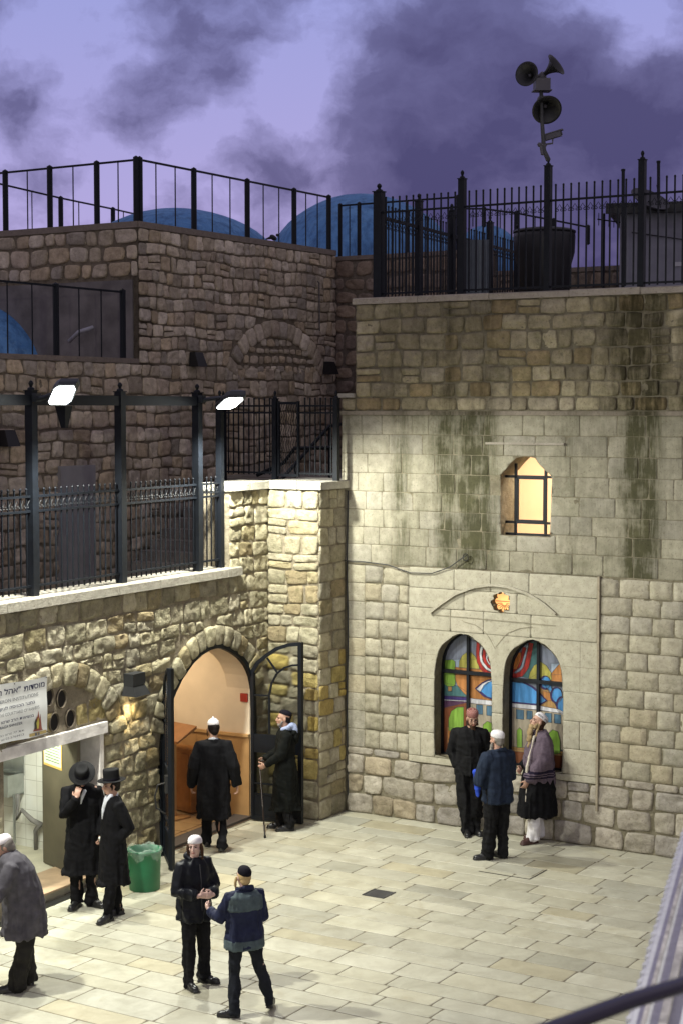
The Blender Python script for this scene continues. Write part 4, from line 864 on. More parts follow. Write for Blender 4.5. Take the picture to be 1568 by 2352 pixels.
# drain channel along the step
m = MB(); m.box(FL, -6.6, -3.0, -.06, .012, .035, .16); m.build('drain_channel', simple('drain_black', (.012, .012, .012), .3, var=0), label='dark drain channel along the foot of the washroom step', cat='drain')  # near-black strip laid over the paving for the channel's dark gap
def axes(zd, up=Z):
    z_ = unit(zd); x_ = unit(np.cross(up, z_)) if abs(np.dot(z_, up)) < .98 else unit(np.cross(RD, z_)); return np.stack([x_, np.cross(z_, x_), z_], 1)
# ------------------------------------------------------------------ iron work helpers
def post(m, fr, u, w0, w1, d=-.1, s=.10, finial=True):
    m.box(fr, u - s / 2, u + s / 2, w0, w1, d - s / 2, d + s / 2)
    if finial:
        c = fr.P(u, w1, d); m.box(fr, u - s * .6, u + s * .6, w1, w1 + .012, d - s * .6, d + s * .6)
        m.lathe(c + Z * .012, [(s * .42, 0), (s * .40, .02), (s * .16, .035), (s * .2, .05), (s * .30, .075), (s * .2, .10), (0, .115)], 10)
def spiral(m, c, ex, ez, r, turns=1.25, a0=0, sgn=1, th=.006):
    P = []
    for k in range(15):
        t = k / 14; a = a0 + sgn * turns * 2 * math.pi * t; rr = r * (1 - .78 * t); P.append(c + ex * rr * math.cos(a) + ez * rr * math.sin(a))
    m.tube(P, th, 4, cap=False)
def panel(m, fr, u0, u1, wb, wt, wr, sp=.11, d=-.1, scroll=None, r=.008, tip=True, low=True):
    """bars from wb to wt, rails at heights wr, scrolls hanging under `scroll`"""
    n = max(1, int(round((u1 - u0) / sp)))
    for k in range(1, n):
        u = u0 + (u1 - u0) * k / n; m.box(fr, u - r, u + r, wb, wt, d - r, d + r)
        if tip: m.ell(fr.P(u, wt + .012, d), (.016, .016, .02), nu=6, nv=4)
        if scroll:
            c = fr.P(u + (u1 - u0) / n / 2, scroll, d)
            if k < n - 1 or True:
                h = (u1 - u0) / n * .25
                spiral(m, c - fr.ex * h, fr.ex, Z, h * .95, a0=math.pi / 2, sgn=1, th=.005); spiral(m, c + fr.ex * h, fr.ex, Z, h * .95, a0=math.pi / 2, sgn=-1, th=.005)
                m.tube([c - fr.ex * h * 1.0 + Z * h, c + Z * (h * 2.6), c + fr.ex * h * 1.0 + Z * h], .005, 4, cap=False)
    for w in wr: m.box(fr, u0, u1, w - .013, w + .013, d - .018, d + .018)
# ---- fence on the low wall, with flood lamps
fence = thing('iron_fence', 'tall dark iron fence with a thick top beam standing on the low courtyard wall', 'fence', FL.P(-3.4, 3.68, -.1))
us = [-8.66, -6.91, -5.16, -3.41, -1.66]
for u in us: m = MB(); post(m, FL, u, 3.68, 6.10, -.1, .105); m.build('post', M_iron, fence)
m = MB(); post(m, FL, -1.10, 3.68, 6.02, -.1, .085); m.build('post', M_iron, fence)
m = MB(); m.box(FL, -9.5, -1.62, 5.93, 6.055, -.14, -.06); m.build('top_beam', M_iron, fence)
ed = [-9.5] + us + [-1.10]
for a, b in zip(ed[:-1], ed[1:]):
    m = MB(); panel(m, FL, a, b, 3.72, 4.93, (3.80, 4.685, 4.86), .112, -.1, scroll=4.745); m.build('railing_panel', M_iron, fence)
for u in (-7.6, -5.95, -4.55):
    m = MB(); P = FL.P; a = .07
    m.hexa([P(u - .03, 5.66, -.06), P(u + .03, 5.66, -.06), P(u + .03, 5.66, -.12), P(u - .03, 5.66, -.12), P(u - a, 5.925, -.02), P(u + a, 5.925, -.02), P(u + a, 5.925, -.18), P(u - a, 5.925, -.18)])
    m.build('bracket', M_iron, fence)
# ---- flood lamps
M_case = simple('lamp_casing', (.02, .024, .03), .45, var=.1)
M_lens = glow('lamp_glass', (.95, 1.0, .98), 14)
def flood(u, A, e1, e2, label, power, w=6.02, tgt=None, spot=156):
    """A = lower left corner of the lens, e1/e2 = its edges"""
    t = thing('flood_lamp', label, 'lamp', FL.P(u, w, 0), 'flood lamps on the fence')
    n = unit(np.cross(e1, e2)); n = n if n[2] < 0 else -n; c = A + (e1 + e2) / 2
    m = MB(); m.tube([FL.P(u, w - .02, -.05), FL.P(u, w, .10), c - n * .09], .028, 8); m.box(FL, u - .05, u + .05, w - .05, w + .05, -.047, .01); m.build('bracket_arm', M_case, t)
    ring = [(-.5, -.36), (-.36, -.5), (.36, -.5), (.5, -.3), (.5, .3), (.36, .5), (-.36, .5), (-.5, .36)]; n8 = 8
    P = lambda a, b, h: c + e2 * a + e1 * b - n * h
    V = []
    for sc, h in ((1.14, -.006), (1.20, .03), (1.12, .085), (.7, .13)): V += [P(a * sc, b * sc, h) for a, b in ring]
    Fc = [(i * n8 + k, i * n8 + (k + 1) % n8, (i + 1) * n8 + (k + 1) % n8, (i + 1) * n8 + k) for i in range(3) for k in range(n8)] + [tuple(range(3 * n8, 4 * n8)), tuple(range(n8))]
    m = MB(); m.add(V, Fc); m.build('casing', M_case, t)
    V = [P(a, b, -.008) for a, b in ring]; V2 = [P(a * .7, b * .7, -.028) for a, b in ring]; m = MB(); m.add(V + V2, [(k, (k + 1) % n8, n8 + (k + 1) % n8, n8 + k) for k in range(n8)] + [tuple(range(n8, 2 * n8))])
    m.build('lens', M_lens, t, smooth=True)
    add_light('SPOT', 'flood_light', c + n * .10, power, (1.0, 1.0, .88), .10, target=tgt if tgt is not None else c + n * 3, spot=spot, blend=.45, parent=t)
def lens(px, py, d): u, w = FL.uv(px, py, d); return FL.P(u, w, d)
LA = lens(110, 928, .16); LE1 = RD * .39 - LD * .30 + Z * .207; LE2 = RD * .32 + Z * .0
flood(-5.16, LA, LE1, LE2, 'bright flood lamp on the left fence post, larger and nearer one', 1050, tgt=FL.P(-3.6, 0, 4.6))
flood(-1.66, lens(495, 938, .14), RD * .44 - LD * .35 + Z * .143, RD * .30 + Z * .0, 'bright flood lamp on the fence post next to the stone pier', 1050, tgt=FL.P(-1.4, 0, 2.6))
flood(-8.66, LA - FL.ex * 3.5, LE1, LE2, 'flood lamp further along the fence towards the viewer', 1900, tgt=FL.P(-6.7, 0, 4.7), spot=120)
# added flood lamp, out of view behind the camera, lights court and balcony
fl4 = V3(2.4, -1.2, 7.9); t = thing('flood_lamp', 'added flood lamp, unseen high behind the viewer, facing the courtyard', 'lamp', fl4, 'flood lamps on the fence'); ax = axes(V3(-.10, .90, -.40))
m = MB(); m.lathe(fl4, [(.10, -.14), (.20, -.06), (.24, 0), (.25, .01), (.22, .01)], 4, ax); m.build('casing', M_case, t); m = MB(); m.lathe(fl4, [(.22, .0), (0, .02)], 4, ax); m.build('lens', M_lens, t)
m = MB(); m.tube([fl4 - ax @ V3(0, 0, .1), fl4 - ax @ V3(0, 0, .1) - V3(0, 1.2, 0)], .04, 8); m.build('bracket_arm', M_case, t)
add_light('SPOT', 'flood_light', fl4 + ax @ V3(0, 0, .1), 1600, (1.0, 1.0, .88), .15, target=fl4 + ax @ V3(0, 0, 3), spot=150, blend=.5, parent=t)
# ---- fence and gate above the pier
FU = Frame(K - .3 * LD, RD)
uf = thing('iron_fence', 'black iron fence with a lattice gate behind the top of the stone pier', 'fence', FU.P(-.9, 4.86))
for u, b in ((-1.98, 3.0), (-1.05, 4.6), (.0, 4.86)): m = MB(); post(m, FU, u, b, 6.03, 0, .075); m.build('post', M_iron, uf)
for a, b in ((-1.98, -1.05), (-.62, 0)):
    m = MB(); panel(m, FU, a, b, 4.92, 6.02, (4.95, 5.83, 5.93), .095, 0); m.build('railing_panel', M_iron, uf)
gt = MB(); gt.box(FU, -1.0, -.97, 4.9, 6.0, -.02, .02); gt.box(FU, -.66, -.63, 4.9, 6.0, -.02, .02)
for w in (4.92, 5.97): gt.box(FU, -.97, -.66, w - .02, w + .02, -.015, .015)
for k in range(7):
    u = -.94 + k * .043; gt.tube([FU.P(u + .014 * ((-1) ** j), 4.94 + j * .085, 0) for j in range(13)], .006, 4)
gt.build('gate', M_iron, uf)
m = MB(); m.tube([FU.P(-2.2, 4.85, -1.2), FU.P(-1.7, 5.05, -1.2), FU.P(-1.5, 5.28, -1.2), FU.P(-.7, 5.3, -1.2)], .03, 8); m.build('handrail', M_iron, uf)
# ---- fence on the right wall
rf = thing('iron_fence', 'tall black iron fence with scrollwork on the coping of the right building', 'fence', FR.P(3, 7.47, -.1))
wr = np.mean([FR.uv(x, y, -.1)[1] for x, y in [(874, 489), (1044, 477), (1241, 464), (1454, 447), (1568, 437)]])
PU = [(.47, 8.97, .125), (1.80, 9.06, .09), (3.10, 9.14, .085), (4.44, 9.12, .085), (5.78, 9.1, .085), (7.0, 9.1, .085)]
for u, w, s in PU: m = MB(); post(m, FR, u, 7.40, w, -.1, s); m.build('post', M_iron, rf)
for (a, _, _), (b, _, _) in zip(PU[:-1], PU[1:]):
    m = MB(); panel(m, FR, a, b, 7.50, wr + .19, (7.53, wr), .113, -.1, scroll=wr - .13, tip=True, r=.0095); m.build('railing_panel', M_iron, rf)
P0 = at(872, 497, 24.7); P1 = at(1192, 588, 30.5); FB2 = Frame(V3(P0[0], P0[1], 0), V3(P1[0] - P0[0], P1[1] - P0[1], 0)); Lb = float(np.linalg.norm((P1 - P0)[:2]))
bf = thing('iron_fence', 'inner black iron fence slanting away behind the first bays of the right fence', 'fence', FB2.P(Lb / 2, 7.36))
upx = [FB2.uv(x, 560)[0] for x in (961, 1036, 1124, 1187)]
for u, x in zip(upx, (961, 1036, 1124, 1187)): m = MB(); post(m, FB2, u, 7.36, 9.05, 0, .10); m.build('post', M_iron, bf)
ed = [0.05] + upx
for a, b in zip(ed[:-1], ed[1:]): m = MB(); panel(m, FB2, a, b, 7.42, P0[2] + .16, (7.5, P0[2], P0[2] - .02), .13, 0, scroll=P0[2] - .14); m.build('railing_panel', M_iron, bf)
# ---- roof railings
def railing(name, label, pts, hgt, npost, bars, s=.06, r=.011, at_post=None):
    t = thing(name, label, 'railing', (np.array(pts[0]) + np.array(pts[-1])) / 2)
    for i in range(len(pts)):
        m = MB(); p = np.array(pts[i]); m.tube([p, p + Z * (hgt + .03)], s / 2 * 1.15, 8); m.build('post', M_iron, t)
    for a, b in zip(pts[:-1], pts[1:]):
        a = np.array(a); b = np.array(b); m = MB(); m.beam(a + Z * hgt, b + Z * hgt, .04, .03)
        for k in range(1, bars + 1):
            p = a + (b - a) * k / (bars + 1); m.tube([p, p + Z * hgt], r, 6)
        m.build('rail_bay', M_iron, t)
    return t
pr = [FK.P(TC + .03, 8.92, -.05)] + [FK.P(FK.uv(x, y)[0], 8.92, -.05) for x, y in ((452, 545), (574, 562), (681, 580))] + [FK.P(6.75, 8.92, -.05)]
railing('roof_railing', 'dark roof railing running right from the roof corner above the rough stone wall', pr, 1.0, 5, 2, s=.085)
railing('roof_railing', 'dark roof railing running left from the roof corner under the open sky', [FKL.P(8 - .03 - .0, 8.92, -.1)] + [FKL.P(FKL.uv(x, 535)[0], 8.92, -.1) for x in (215, 107, 5)] + [FKL.P(2.0, 8.92, -.1)], 1.0, 4, 1, s=.085)
railing('roof_railing', 'short roof railing over the shadowed far wall in front of the tall dome', [FKR.P(.05, 8.8, -.1), FKR.P(FKR.uv(818, 590)[0], 8.8, -.1), FKR.P(2.6, 8.8, -.1)], .98, 3, 1, s=.07)
b0, b1 = at(-20, 545, 34), at(330, 565, 41)
pts = [at(x, y, Y) for x, y, Y in ((-60, 470, 33.0), (140, 455, 34.5), (260, 478, 37.0), (330, 495, 39.5))]
for p in pts: p[2] = 0
tz = [at(x, y, Y)[2] for x, y, Y in ((-60, 408, 33.0), (140, 455, 34.5), (260, 480, 37.0), (330, 496, 39.5))]
t = thing('roof_railing', 'rear roof railing at the far side of the roof, left of the low dome', 'railing', pts[1] + Z * 8.9)
for k, (p, zt) in enumerate(zip(pts, tz)):
    m = MB(); m.tube([p + Z * 8.8, p + Z * (zt + .02)], .05, 8); m.build('post', M_iron, t)
    if k < 3:
        q = pts[k + 1]; z2 = tz[k + 1]; m = MB(); m.beam(p + Z * zt, q + Z * z2, .04, .03)
        for f in (.33, .66): a = p + (q - p) * f; m.tube([a + Z * 8.8, a + Z * (zt + (z2 - zt) * f)], .011, 6)
        m.build('rail_bay', M_iron, t)
ul = [FK.uv(x, 810)[0] for x in (137, 290)]
railing('roof_railing', 'dark railing along the lower roof edge in front of the blue dome at the left', [FK.P(ul[0] - 2 * (ul[1] - ul[0]) * 1.0, 6.70, -.06), FK.P(ul[0] - (ul[1] - ul[0]) * 1.0, 6.70, -.06), FK.P(ul[0], 6.70, -.06), FK.P(ul[1], 6.70, -.06)], 1.06, 4, 2, s=.085)
railing('roof_railing', 'thin distant railing on the roofs behind the black water tank', [at(1059, 520, 34), at(1110, 520, 34.3), at(1184, 529, 35), at(1270, 545, 35.5), at(1349, 560, 36)], .35, 3, 1, s=.08)
# ---- loudspeaker mast
MU = 3.10; mp = FR.P(MU, 9.24, -.1); top = at(1241, 190, float(mp[1])); mast = thing('loudspeaker_mast', 'thin pole carrying loudspeaker horns above the right fence', 'mast', mp)
M_mast = simple('grey_pole', (.06, .06, .065), .6, var=.2); M_horn = simple('horn_grey', (.02, .02, .022), .5, var=.1); M_horn2 = simple('horn_box', (.09, .085, .10), .5, var=.1)
m = MB(); m.tube([mp - Z * .02, at(1248, 345, float(mp[1])), at(1243, 270, float(mp[1])), top], [.034, .03, .026, .026], 10); m.build('pole', M_mast, mast, smooth=True)
def axes(zd, up=Z):
    z_ = unit(zd); x_ = unit(np.cross(up, z_)) if abs(np.dot(z_, up)) < .98 else unit(np.cross(RD, z_)); return np.stack([x_, np.cross(z_, x_), z_], 1)
HP = [(.03, -.16), (.032, -.13), (.035, -.1), (.055, -.05), (.085, .0), (.12, .035), (.15, .055), (.165, .06), (.165, .07), (.14, .06), (.08, .0), (.045, -.05), (.03, -.08), (0, -.08)]
def horn(px, py, dr, sc, label):
    c = at(px, py, float(mp[1])); t = thing('horn_loudspeaker', label, 'loudspeaker', c, 'horn loudspeakers on the mast'); ax = axes(dr)
    m = MB(); m.lathe(c, [(r * sc, h * sc) for r, h in HP], 28, ax); m.build('horn', M_horn, t, smooth=True)
    m = MB(); m.lathe(c, [(0, -.24 * sc), (.05 * sc, -.235 * sc), (.055 * sc, -.22 * sc), (.055 * sc, -.15 * sc), (.03 * sc, -.14 * sc), (0, -.14 * sc)], 18, ax); m.lathe(c, [(.018 * sc, -.09 * sc), (.02 * sc, -.02 * sc), (0, -.005 * sc)], 12, ax); m.build('driver', M_horn2, t, smooth=True)
    b = c + ax @ V3(0, 0, -.18 * sc); tgt = np.array(top) * 0 + V3(mp[0] - .0, mp[1], b[2] - .06)
    m = MB(); m.tube([b, b + V3(0, 0, -.07), tgt + (b - tgt) * .15, tgt], .011, 6); m.build('bracket', M_iron, t)
horn(1213, 172, V3(-.50, -.82, .05), 1.0, 'round horn loudspeaker facing left on top of the pole')
horn(1268, 155, V3(.66, -.42, .50), .98, 'horn loudspeaker tilted up to the right on top of the pole')
horn(1252, 247, V3(.10, -.80, -.52), 1.22, 'largest horn loudspeaker, lowest of the three and facing down to the viewer')
m = MB(); c = at(1243, 197, float(mp[1])); m.box(Frame(V3(c[0], c[1], 0), V3(1, .1, 0)), -.10, .10, c[2] - .06, c[2] + .09, -.09, .09); m.box(Frame(V3(c[0], c[1], 0), V3(1, .1, 0)), -.12, .12, c[2] - .075, c[2] - .061, -.1, .1); m.build('junction_box', M_horn2, mast)
cc = at(1268, 312, float(mp[1])); t = thing('security_camera', 'grey security camera bracketed to the loudspeaker pole pointing right', 'camera', cc)
ax = axes(V3(.85, -.3, .22)); m = MB(); m.box(Frame(V3(0, 0, 0), V3(1, 0, 0)), 0, 0, 0, 0, 0, 0); m = MB()
def obox(m, c, ax, x, y, z): return m.hexa([c + ax @ V3(*p) for p in [(-x, -y, -z), (x, -y, -z), (x, y, -z), (-x, y, -z), (-x, -y, z), (x, -y, z), (x, y, z), (-x, y, z)]])
obox(m, cc, ax, .035, .035, .12); obox(m, cc + ax @ V3(0, .042, .015), ax, .045, .006, .14); m.build('body', M_horn2, t)
m = MB(); m.lathe(cc + ax @ V3(0, 0, .12), [(.026, 0), (.026, .012), (0, .012)], 12, ax); m.build('lens', M_black, t)
m = MB(); pa_ = at(1247, 332, float(mp[1])); m.tube([cc - Z * .04, cc - Z * .10, pa_], .012, 6); m.tube([pa_ - V3(.07, 0, .0), pa_ + V3(.03, 0, -.01)], .03, 8); m.tube([pa_ - V3(.03, 0, .02), pa_ - V3(.01, 0, .13)], .028, 8); m.build('bracket', M_horn2, t)
# ---- roof clutter on the right
c = at(1248, 662, 28.0); c[2] = 7.36; t = thing('water_tank', 'black round water tank standing on the roof behind the right fence', 'tank', c)
zt = at(1248, 531, 28)[2] - 7.36
m = MB(); m.lathe(c, [(.40, 0), (.42, .05), (.42, zt * .35), (.43, zt * .36), (.44, zt * .6), (.50, zt * .75), (.51, zt * .93), (.50, zt)], 32); m.build('body', simple('black_tank', (.012, .012, .013), .45, var=.1), t, smooth=True)
m = MB(); m.lathe(c + Z * zt, [(.515, -.03), (.515, .0), (.45, .03), (.1, .07), (0, .07)], 32); m.build('lid', M_black, t, smooth=True)
fs = Frame(V3(*at(1421, 640, 28.5)[:2], 0), V3(1, -.25, 0)); t = thing('roof_shed', 'pale grey rooftop shed with a dark flat roof at the right edge', 'shed', fs.P(1, 7.36)); zs = at(1421, 486, 28.5)[2]
m = MB(); m.box(fs, 0, 3, 7.36, zs, -2.5, 0); m.build('wall', simple('shed_grey', (.24, .24, .28), .7, var=.1), t)
m = MB(); m.box(fs, -.22, 3.2, zs, zs + .12, -2.7, .2); m.box(fs, -.22, 3.2, zs - .05, zs, .14, .2); m.build('roof', M_black, t)
m = MB(); m.box(fs, .9, 1.7, 8.25, 8.32, 0, .02); m.build('ledge', simple('shed_pale', (.5, .5, .52), .7), t)
m = MB(); m.tube([fs.P(.2, zs - .35, .02), fs.P(1.1, zs - .5, .03)], .008, 5); m.build('cable', M_cable, t)
sd = at(1490, 462, 28); t = thing('satellite_dish', 'dark satellite dish on top of the rooftop shed', 'dish', V3(sd[0], sd[1], zs + .12)); ax = axes(V3(.3, -.5, .8))
m = MB(); m.lathe(sd, [(0, -.05), (.15, -.035), (.27, .0), (.34, .04), (.34, .05), (.27, .012), (.15, -.022), (0, -.036)], 24, ax); m.build('dish', simple('dark_grey', (.04, .04, .05), .6), t, smooth=True)
m = MB(); m.tube([V3(sd[0], sd[1], zs + .1), sd], .025, 8); m.tube([sd + ax @ V3(0, -.3, .05), sd + ax @ V3(0, 0, .3)], .01, 5); m.build('arm', M_iron, t)
for (x, y0, y1, Y, lab) in ((1430, 390, 640, 26.5, 'thin upright antenna pole left of the rooftop shed'), (1511, 371, 470, 27.5, 'thin upright antenna pole rising behind the shed roof')):
    a, b = at(x, y1, Y), at(x, y0, Y); m = MB(); m.tube([V3(a[0], a[1], min(a[2], 7.36) if x < 1500 else zs + .1), b], .028, 8); m.lathe(b, [(.034, -.02), (.034, .01), (0, .02)], 8); m.build('antenna_pole', M_iron, label=lab, cat='pole')
a = at(1386, 505, 28); t = thing('antenna', 'small aerial with crossbars beside the rooftop shed', 'antenna', V3(a[0], a[1], 7.36)); m = MB(); m.tube([V3(a[0], a[1], 7.36), a + Z * .1], .022, 8); m.build('pole', M_iron, t)
m = MB(); m.tube([a - V3(.12, .1, 0), a + V3(.28, .1, -.03)], .012, 6)
for k in range(5): q = a - V3(.1, .08, 0) + V3(.09, .045, -.006) * k; m.tube([q - Z * .1, q + Z * .1], .007, 5)
m.build('crossbars', M_iron, t)
cp = Frame(V3(*at(1055, 660, 26.6)[:2], 0), V3(1, -.1, 0)); wP = cp.uv(1122, 600)[0]; m = MB(); n_ = 40
V = [cp.P(wP * i / n_, w, .012 * math.sin(i * 1.6)) for w in (7.36, cp.uv(1055, 551)[1] - .0) for i in range(n_ + 1)] + [cp.P(wP * i / n_, w, .012 * math.sin(i * 1.6) - .02) for w in (7.36, cp.uv(1055, 551)[1]) for i in range(n_ + 1)]
k = n_ + 1; Fc = [(i, i + 1, k + i + 1, k + i) for i in range(n_)] + [(2 * k + i + 1, 2 * k + i, 3 * k + i, 3 * k + i + 1) for i in range(n_)] + [(k + i, k + i + 1, 3 * k + i + 1, 3 * k + i) for i in range(n_)]
m.add(V, Fc); m.build('corrugated_panel', simple('zinc_sheet', (.14, .16, .18), .5, .3, var=.15), label='grey corrugated sheet leaning behind the right fence', cat='panel')
# ---- dark wall lamps on the back wall
def back_lamp(px, py, label):
    u, w = FK.uv(px, py); t = thing('wall_lamp', label, 'lamp', FK.P(u, w), 'unlit box lamps on the back wall')
    m = MB(); P = FK.P; m.hexa([P(u - .13, w - .14, .25), P(u + .13, w - .14, .25), P(u + .13, w - .14, .05), P(u - .13, w - .14, .05), P(u - .11, w + .10, .16), P(u + .11, w + .10, .16), P(u + .11, w + .10, .05), P(u - .11, w + .10, .05)]); m.build('casing', M_black, t)
    m = MB(); m.box(FK, u - .04, u + .04, w - .06, w + .06, .0, .06); m.build('mount', M_iron, t)
back_lamp(440, 823, 'unlit black box lamp on the back wall left of the blocked arch'); back_lamp(745, 843, 'unlit black box lamp on the back wall in the dark corner right of the arch'); back_lamp(5, 1003, 'unlit black box lamp on the back wall at the left edge below the beam')
m = MB(); u, w = FK.uv(727, 650); m.tube([FK.P(u - .05, w + .02, .06), FK.P(u, w, .06), FK.P(u + .01, w - .9, .06)], .014, 6); m.build('conduit', simple('grey_conduit', (.12, .11, .11), .6), label='thin conduit pipe fixed to the rough upper wall', cat='pipe')
m = MB(); p = FKL.P(6.55, 6.95, .25); m.tube([FKL.P(FKL.uv(178, 800)[0], 7.0, .2), FKL.P(FKL.uv(200, 780)[0], 7.15, .2), FKL.P(FKL.uv(228, 772)[0], 7.22, .15)], .035, 10); m.build('vent_pipe', simple('grey_white_pipe', (.32, .32, .36), .6), label='bent pale pipe lying on the lower roof beside the rendered wall', cat='pipe', smooth=True)
# ---- wall lamp by the arch, warm
u, w = FL.uv(306, 1572, .1); t = thing('wall_lamp', 'dark wall lamp glowing warm on the stones between the doorway and the washroom', 'lamp', FL.P(u, w)); P = FL.P
m = MB(); m.box(FL, u - .13, u + .13, w - .0, w + .15, .05, .20)
m.hexa([P(u - .16, w - .13, .26), P(u + .16, w - .13, .26), P(u + .16, w - .13, .04), P(u - .16, w - .13, .04), P(u - .125, w - .001, .19), P(u + .125, w - .001, .19), P(u + .125, w - .001, .05), P(u - .125, w - .001, .05)]); m.build('casing', simple('lamp_grey', (.012, .013, .015), .5), t)
m = MB(); m.box(FL, u - .1, u + .1, w - .138, w - .1305, .06, .22); m.build('lens', glow('warm_lens', (1, .8, .45), 8), t)
add_light('SPOT', 'lamp_light', P(u, w - .16, .13), 24, (1, .78, .42), .04, target=P(u, w - 1, .08), spot=110, blend=.6, parent=t)
# ---- banner
t = thing('banner', 'white banner with Hebrew and English lettering hung over the washroom lintel', 'banner', FL.P(-5.6, 1.97, .08))
D5 = lambda x, y, d=.085: FL.uv((x / 5.227) / 1.2245, (1850 + y / 5.227) / 1.2245, d)
uR = D5(697, 262)[0]; wT = D5(690, 262)[1]; wB = D5(705, 1100)[1]; n_ = 30; uL = -6.9
def bd(u, w): return .085 + .006 * math.sin(u * 9 + w * 3) + .005 * math.sin(w * 14)
V = []; Fc = []
for j in range(9):
    for i in range(n_ + 1):
        u = uL + (uR - uL) * i / n_; w = wB + (wT - wB) * j / 8; V.append(FL.P(u, w + (.012 * math.sin(u * 5) if j in (0, 8) else 0), bd(u, w)))
for j in range(8):
    for i in range(n_): a = j * (n_ + 1) + i; Fc.append((a, a + 1, a + n_ + 2, a + n_ + 1))
mb = simple('vinyl_white', (.66, .67, .66), .45, var=.05); link('sheet', V, Fc, mb, t, smooth=True)
M_ink = simple('navy_ink', (.015, .015, .06), .6, var=0); M_ink2 = simple('grey_ink', (.07, .07, .09), .6, var=0)
def lettering(s, mat, pr, pl, ph, bold=0, par=t):
    cu = bpy.data.curves.new('text', 'FONT'); cu.body = s; cu.offset = bold; o = bpy.data.objects.new('text', cu); scene.collection.objects.link(o)
    dg = bpy.context.evaluated_depsgraph_get(); me = bpy.data.meshes.new_from_object(o.evaluated_get(dg)); bpy.data.objects.remove(o)
    n = len(me.vertices)
    if n == 0: return
    co = np.zeros(n * 3); me.vertices.foreach_get('co', co); co = co.reshape(-1, 3); x0, x1 = co[:, 0].min(), co[:, 0].max()
    h0, h1 = co[:, 1].min(), co[:, 1].max(); ur, wr_ = pr; ul_ = pl; hh = ph / .72
    U = ul_ + (co[:, 0] - x0) / (x1 - x0) * (ur - ul_); W = wr_ + co[:, 1] * hh
    V = [FL.P(u, w, bd(u, w) + .004) for u, w in zip(U, W)]; Fc = [tuple(p.vertices) for p in me.polygons]; link('lettering', V, Fc, mat, par)
def heb(s): return s[::-1]
def hgt(x, a, b): return D5(x, a)[1] - D5(x, b)[1]
lettering(heb('מוסדות'), M_ink, D5(665, 420), D5(350, 460)[0], hgt(600, 345, 425), .02)
lettering(heb('"אהל ר'), M_ink, D5(300, 497), D5(-20, 500)[0], hgt(600, 345, 425), .02)
for k in range(1):
    lettering('MERON INSTITUTIONS', M_ink2, D5(572, 553), D5(-32, 600)[0], hgt(560, 505, 553), 0)
lettering(heb('בחצר הכניסה לציון'), M_ink, D5(515, 664), D5(0, 700)[0], hgt(500, 620, 664), .015)
lettering('IN THE COURTYARD OF RASHBYS', M_ink2, D5(577, 742), D5(-70, 800)[0], hgt(560, 695, 742), 0)
lettering(heb('בנשיאות הרב שרגא'), M_ink, D5(490, 862), D5(10, 900)[0], hgt(480, 818, 862), .015)
lettering('SHRAGA SHNIZER', M_ink, D5(330, 975), D5(-60, 1000)[0], hgt(330, 935, 975), .01)
lettering(heb('ת.ד. 77 מרום הגליל').replace('77', '77'), M_ink2, D5(355, 1082), D5(-60, 1100)[0], hgt(350, 1050, 1082), 0)
lettering('Fax: tel 03-5764413', M_ink2, D5(355, 1140), D5(-90, 1200)[0], hgt(350, 1108, 1140), 0)
def bpoly(pts, mat, k=.006, name='emblem'):
    c = [D5(*p) for p in pts]; tri = tessellate_polygon([[Vector((u, w, 0)) for u, w in c]]); link(name, [FL.P(u, w, bd(u, w) + k) for u, w in c], [orient(q_, c) for q_ in tri], mat, t)
bpoly([(480, 1085), (500, 1050), (515, 960), (530, 880), (545, 860), (560, 775), (572, 850), (580, 900), (592, 815), (600, 900), (612, 980), (620, 1040), (635, 1062)], simple('emblem_red', (.25, .07, .05), .6))
bpoly([(505, 1050), (500, 960), (520, 890), (535, 930), (540, 1000), (530, 1050)], simple('emblem_black', (.04, .04, .03), .6), .0075)
bpoly([(545, 1040), (530, 960), (560, 870), (575, 960), (565, 1040)], simple('emblem_yellow', (.5, .42, .08), .6), .008)
bpoly([(430, 1120), (690, 1055), (690, 1100), (430, 1165)], simple('emblem_gold', (.33, .25, .10), .6), .0065)
bpoly([(510, 1108), (540, 1102), (540, 1138), (510, 1145)], M_ink2, .008); bpoly([(555, 1100), (580, 1094), (580, 1128), (555, 1134)], M_ink2, .008)
for p in ((682, 285), (700, 1080), (208, 380), (370, 1205)):
    u, w = D5(*p); m = MB(); m.ell(FL.P(u, w, bd(u, w) + .005), (.008, .008, .008), nu=8, nv=5); m.build('nail', M_black, t)

# ---- door leaves
z6 = lambda x, y: ((400 + x / 2.613) / 1.2245, (1750 + y / 2.613) / 1.2245)
M_dglass, tt, bb = mat_new('door_glass'); setc(bb, (.8, .85, .85), .05); bb.inputs['Transmission Weight'].default_value = 1.0; bb.inputs['IOR'].default_value = 1.1; bb.inputs['Alpha'].default_value = .35
H0 = FL.P(-.50, 0, .03); free = G(691, 1895); FDr = Frame(H0, free - H0); LW = float(np.linalg.norm((free - H0)[:2])); print('leaf width', LW)
N = lambda x, y: FDr.uv(*z6(x, y))
arcT = [N(*p) for p in [(797, 372), (850, 300), (920, 245), (1000, 195), (1090, 168), (1180, 160)]]
arcI = [N(*p) for p in [(943, 820), (942, 540), (960, 450), (1000, 380), (1060, 335), (1120, 318), (1175, 316)]]
sc_ = LW / max(N(1185, 600)[0], .1); ARC = [(min(max(u, 0) * sc_, LW), w) for u, w in arcT]; ARI = [(min(u * sc_, LW), w) for u, w in arcI]
SP = [(N(925, 262)[0] * sc_, N(925, 262)[1]), (N(1005, 372)[0] * sc_, N(1005, 372)[1])]; wbar = N(870, 537)[1]; ui = ARI[0][0]; wm0, wm1 = N(860, 955)[1], N(860, 822)[1]; wbot = N(800, 1265)[1]
print('leaf', ARC, ARI, wbar, wm0, wm1, wbot)
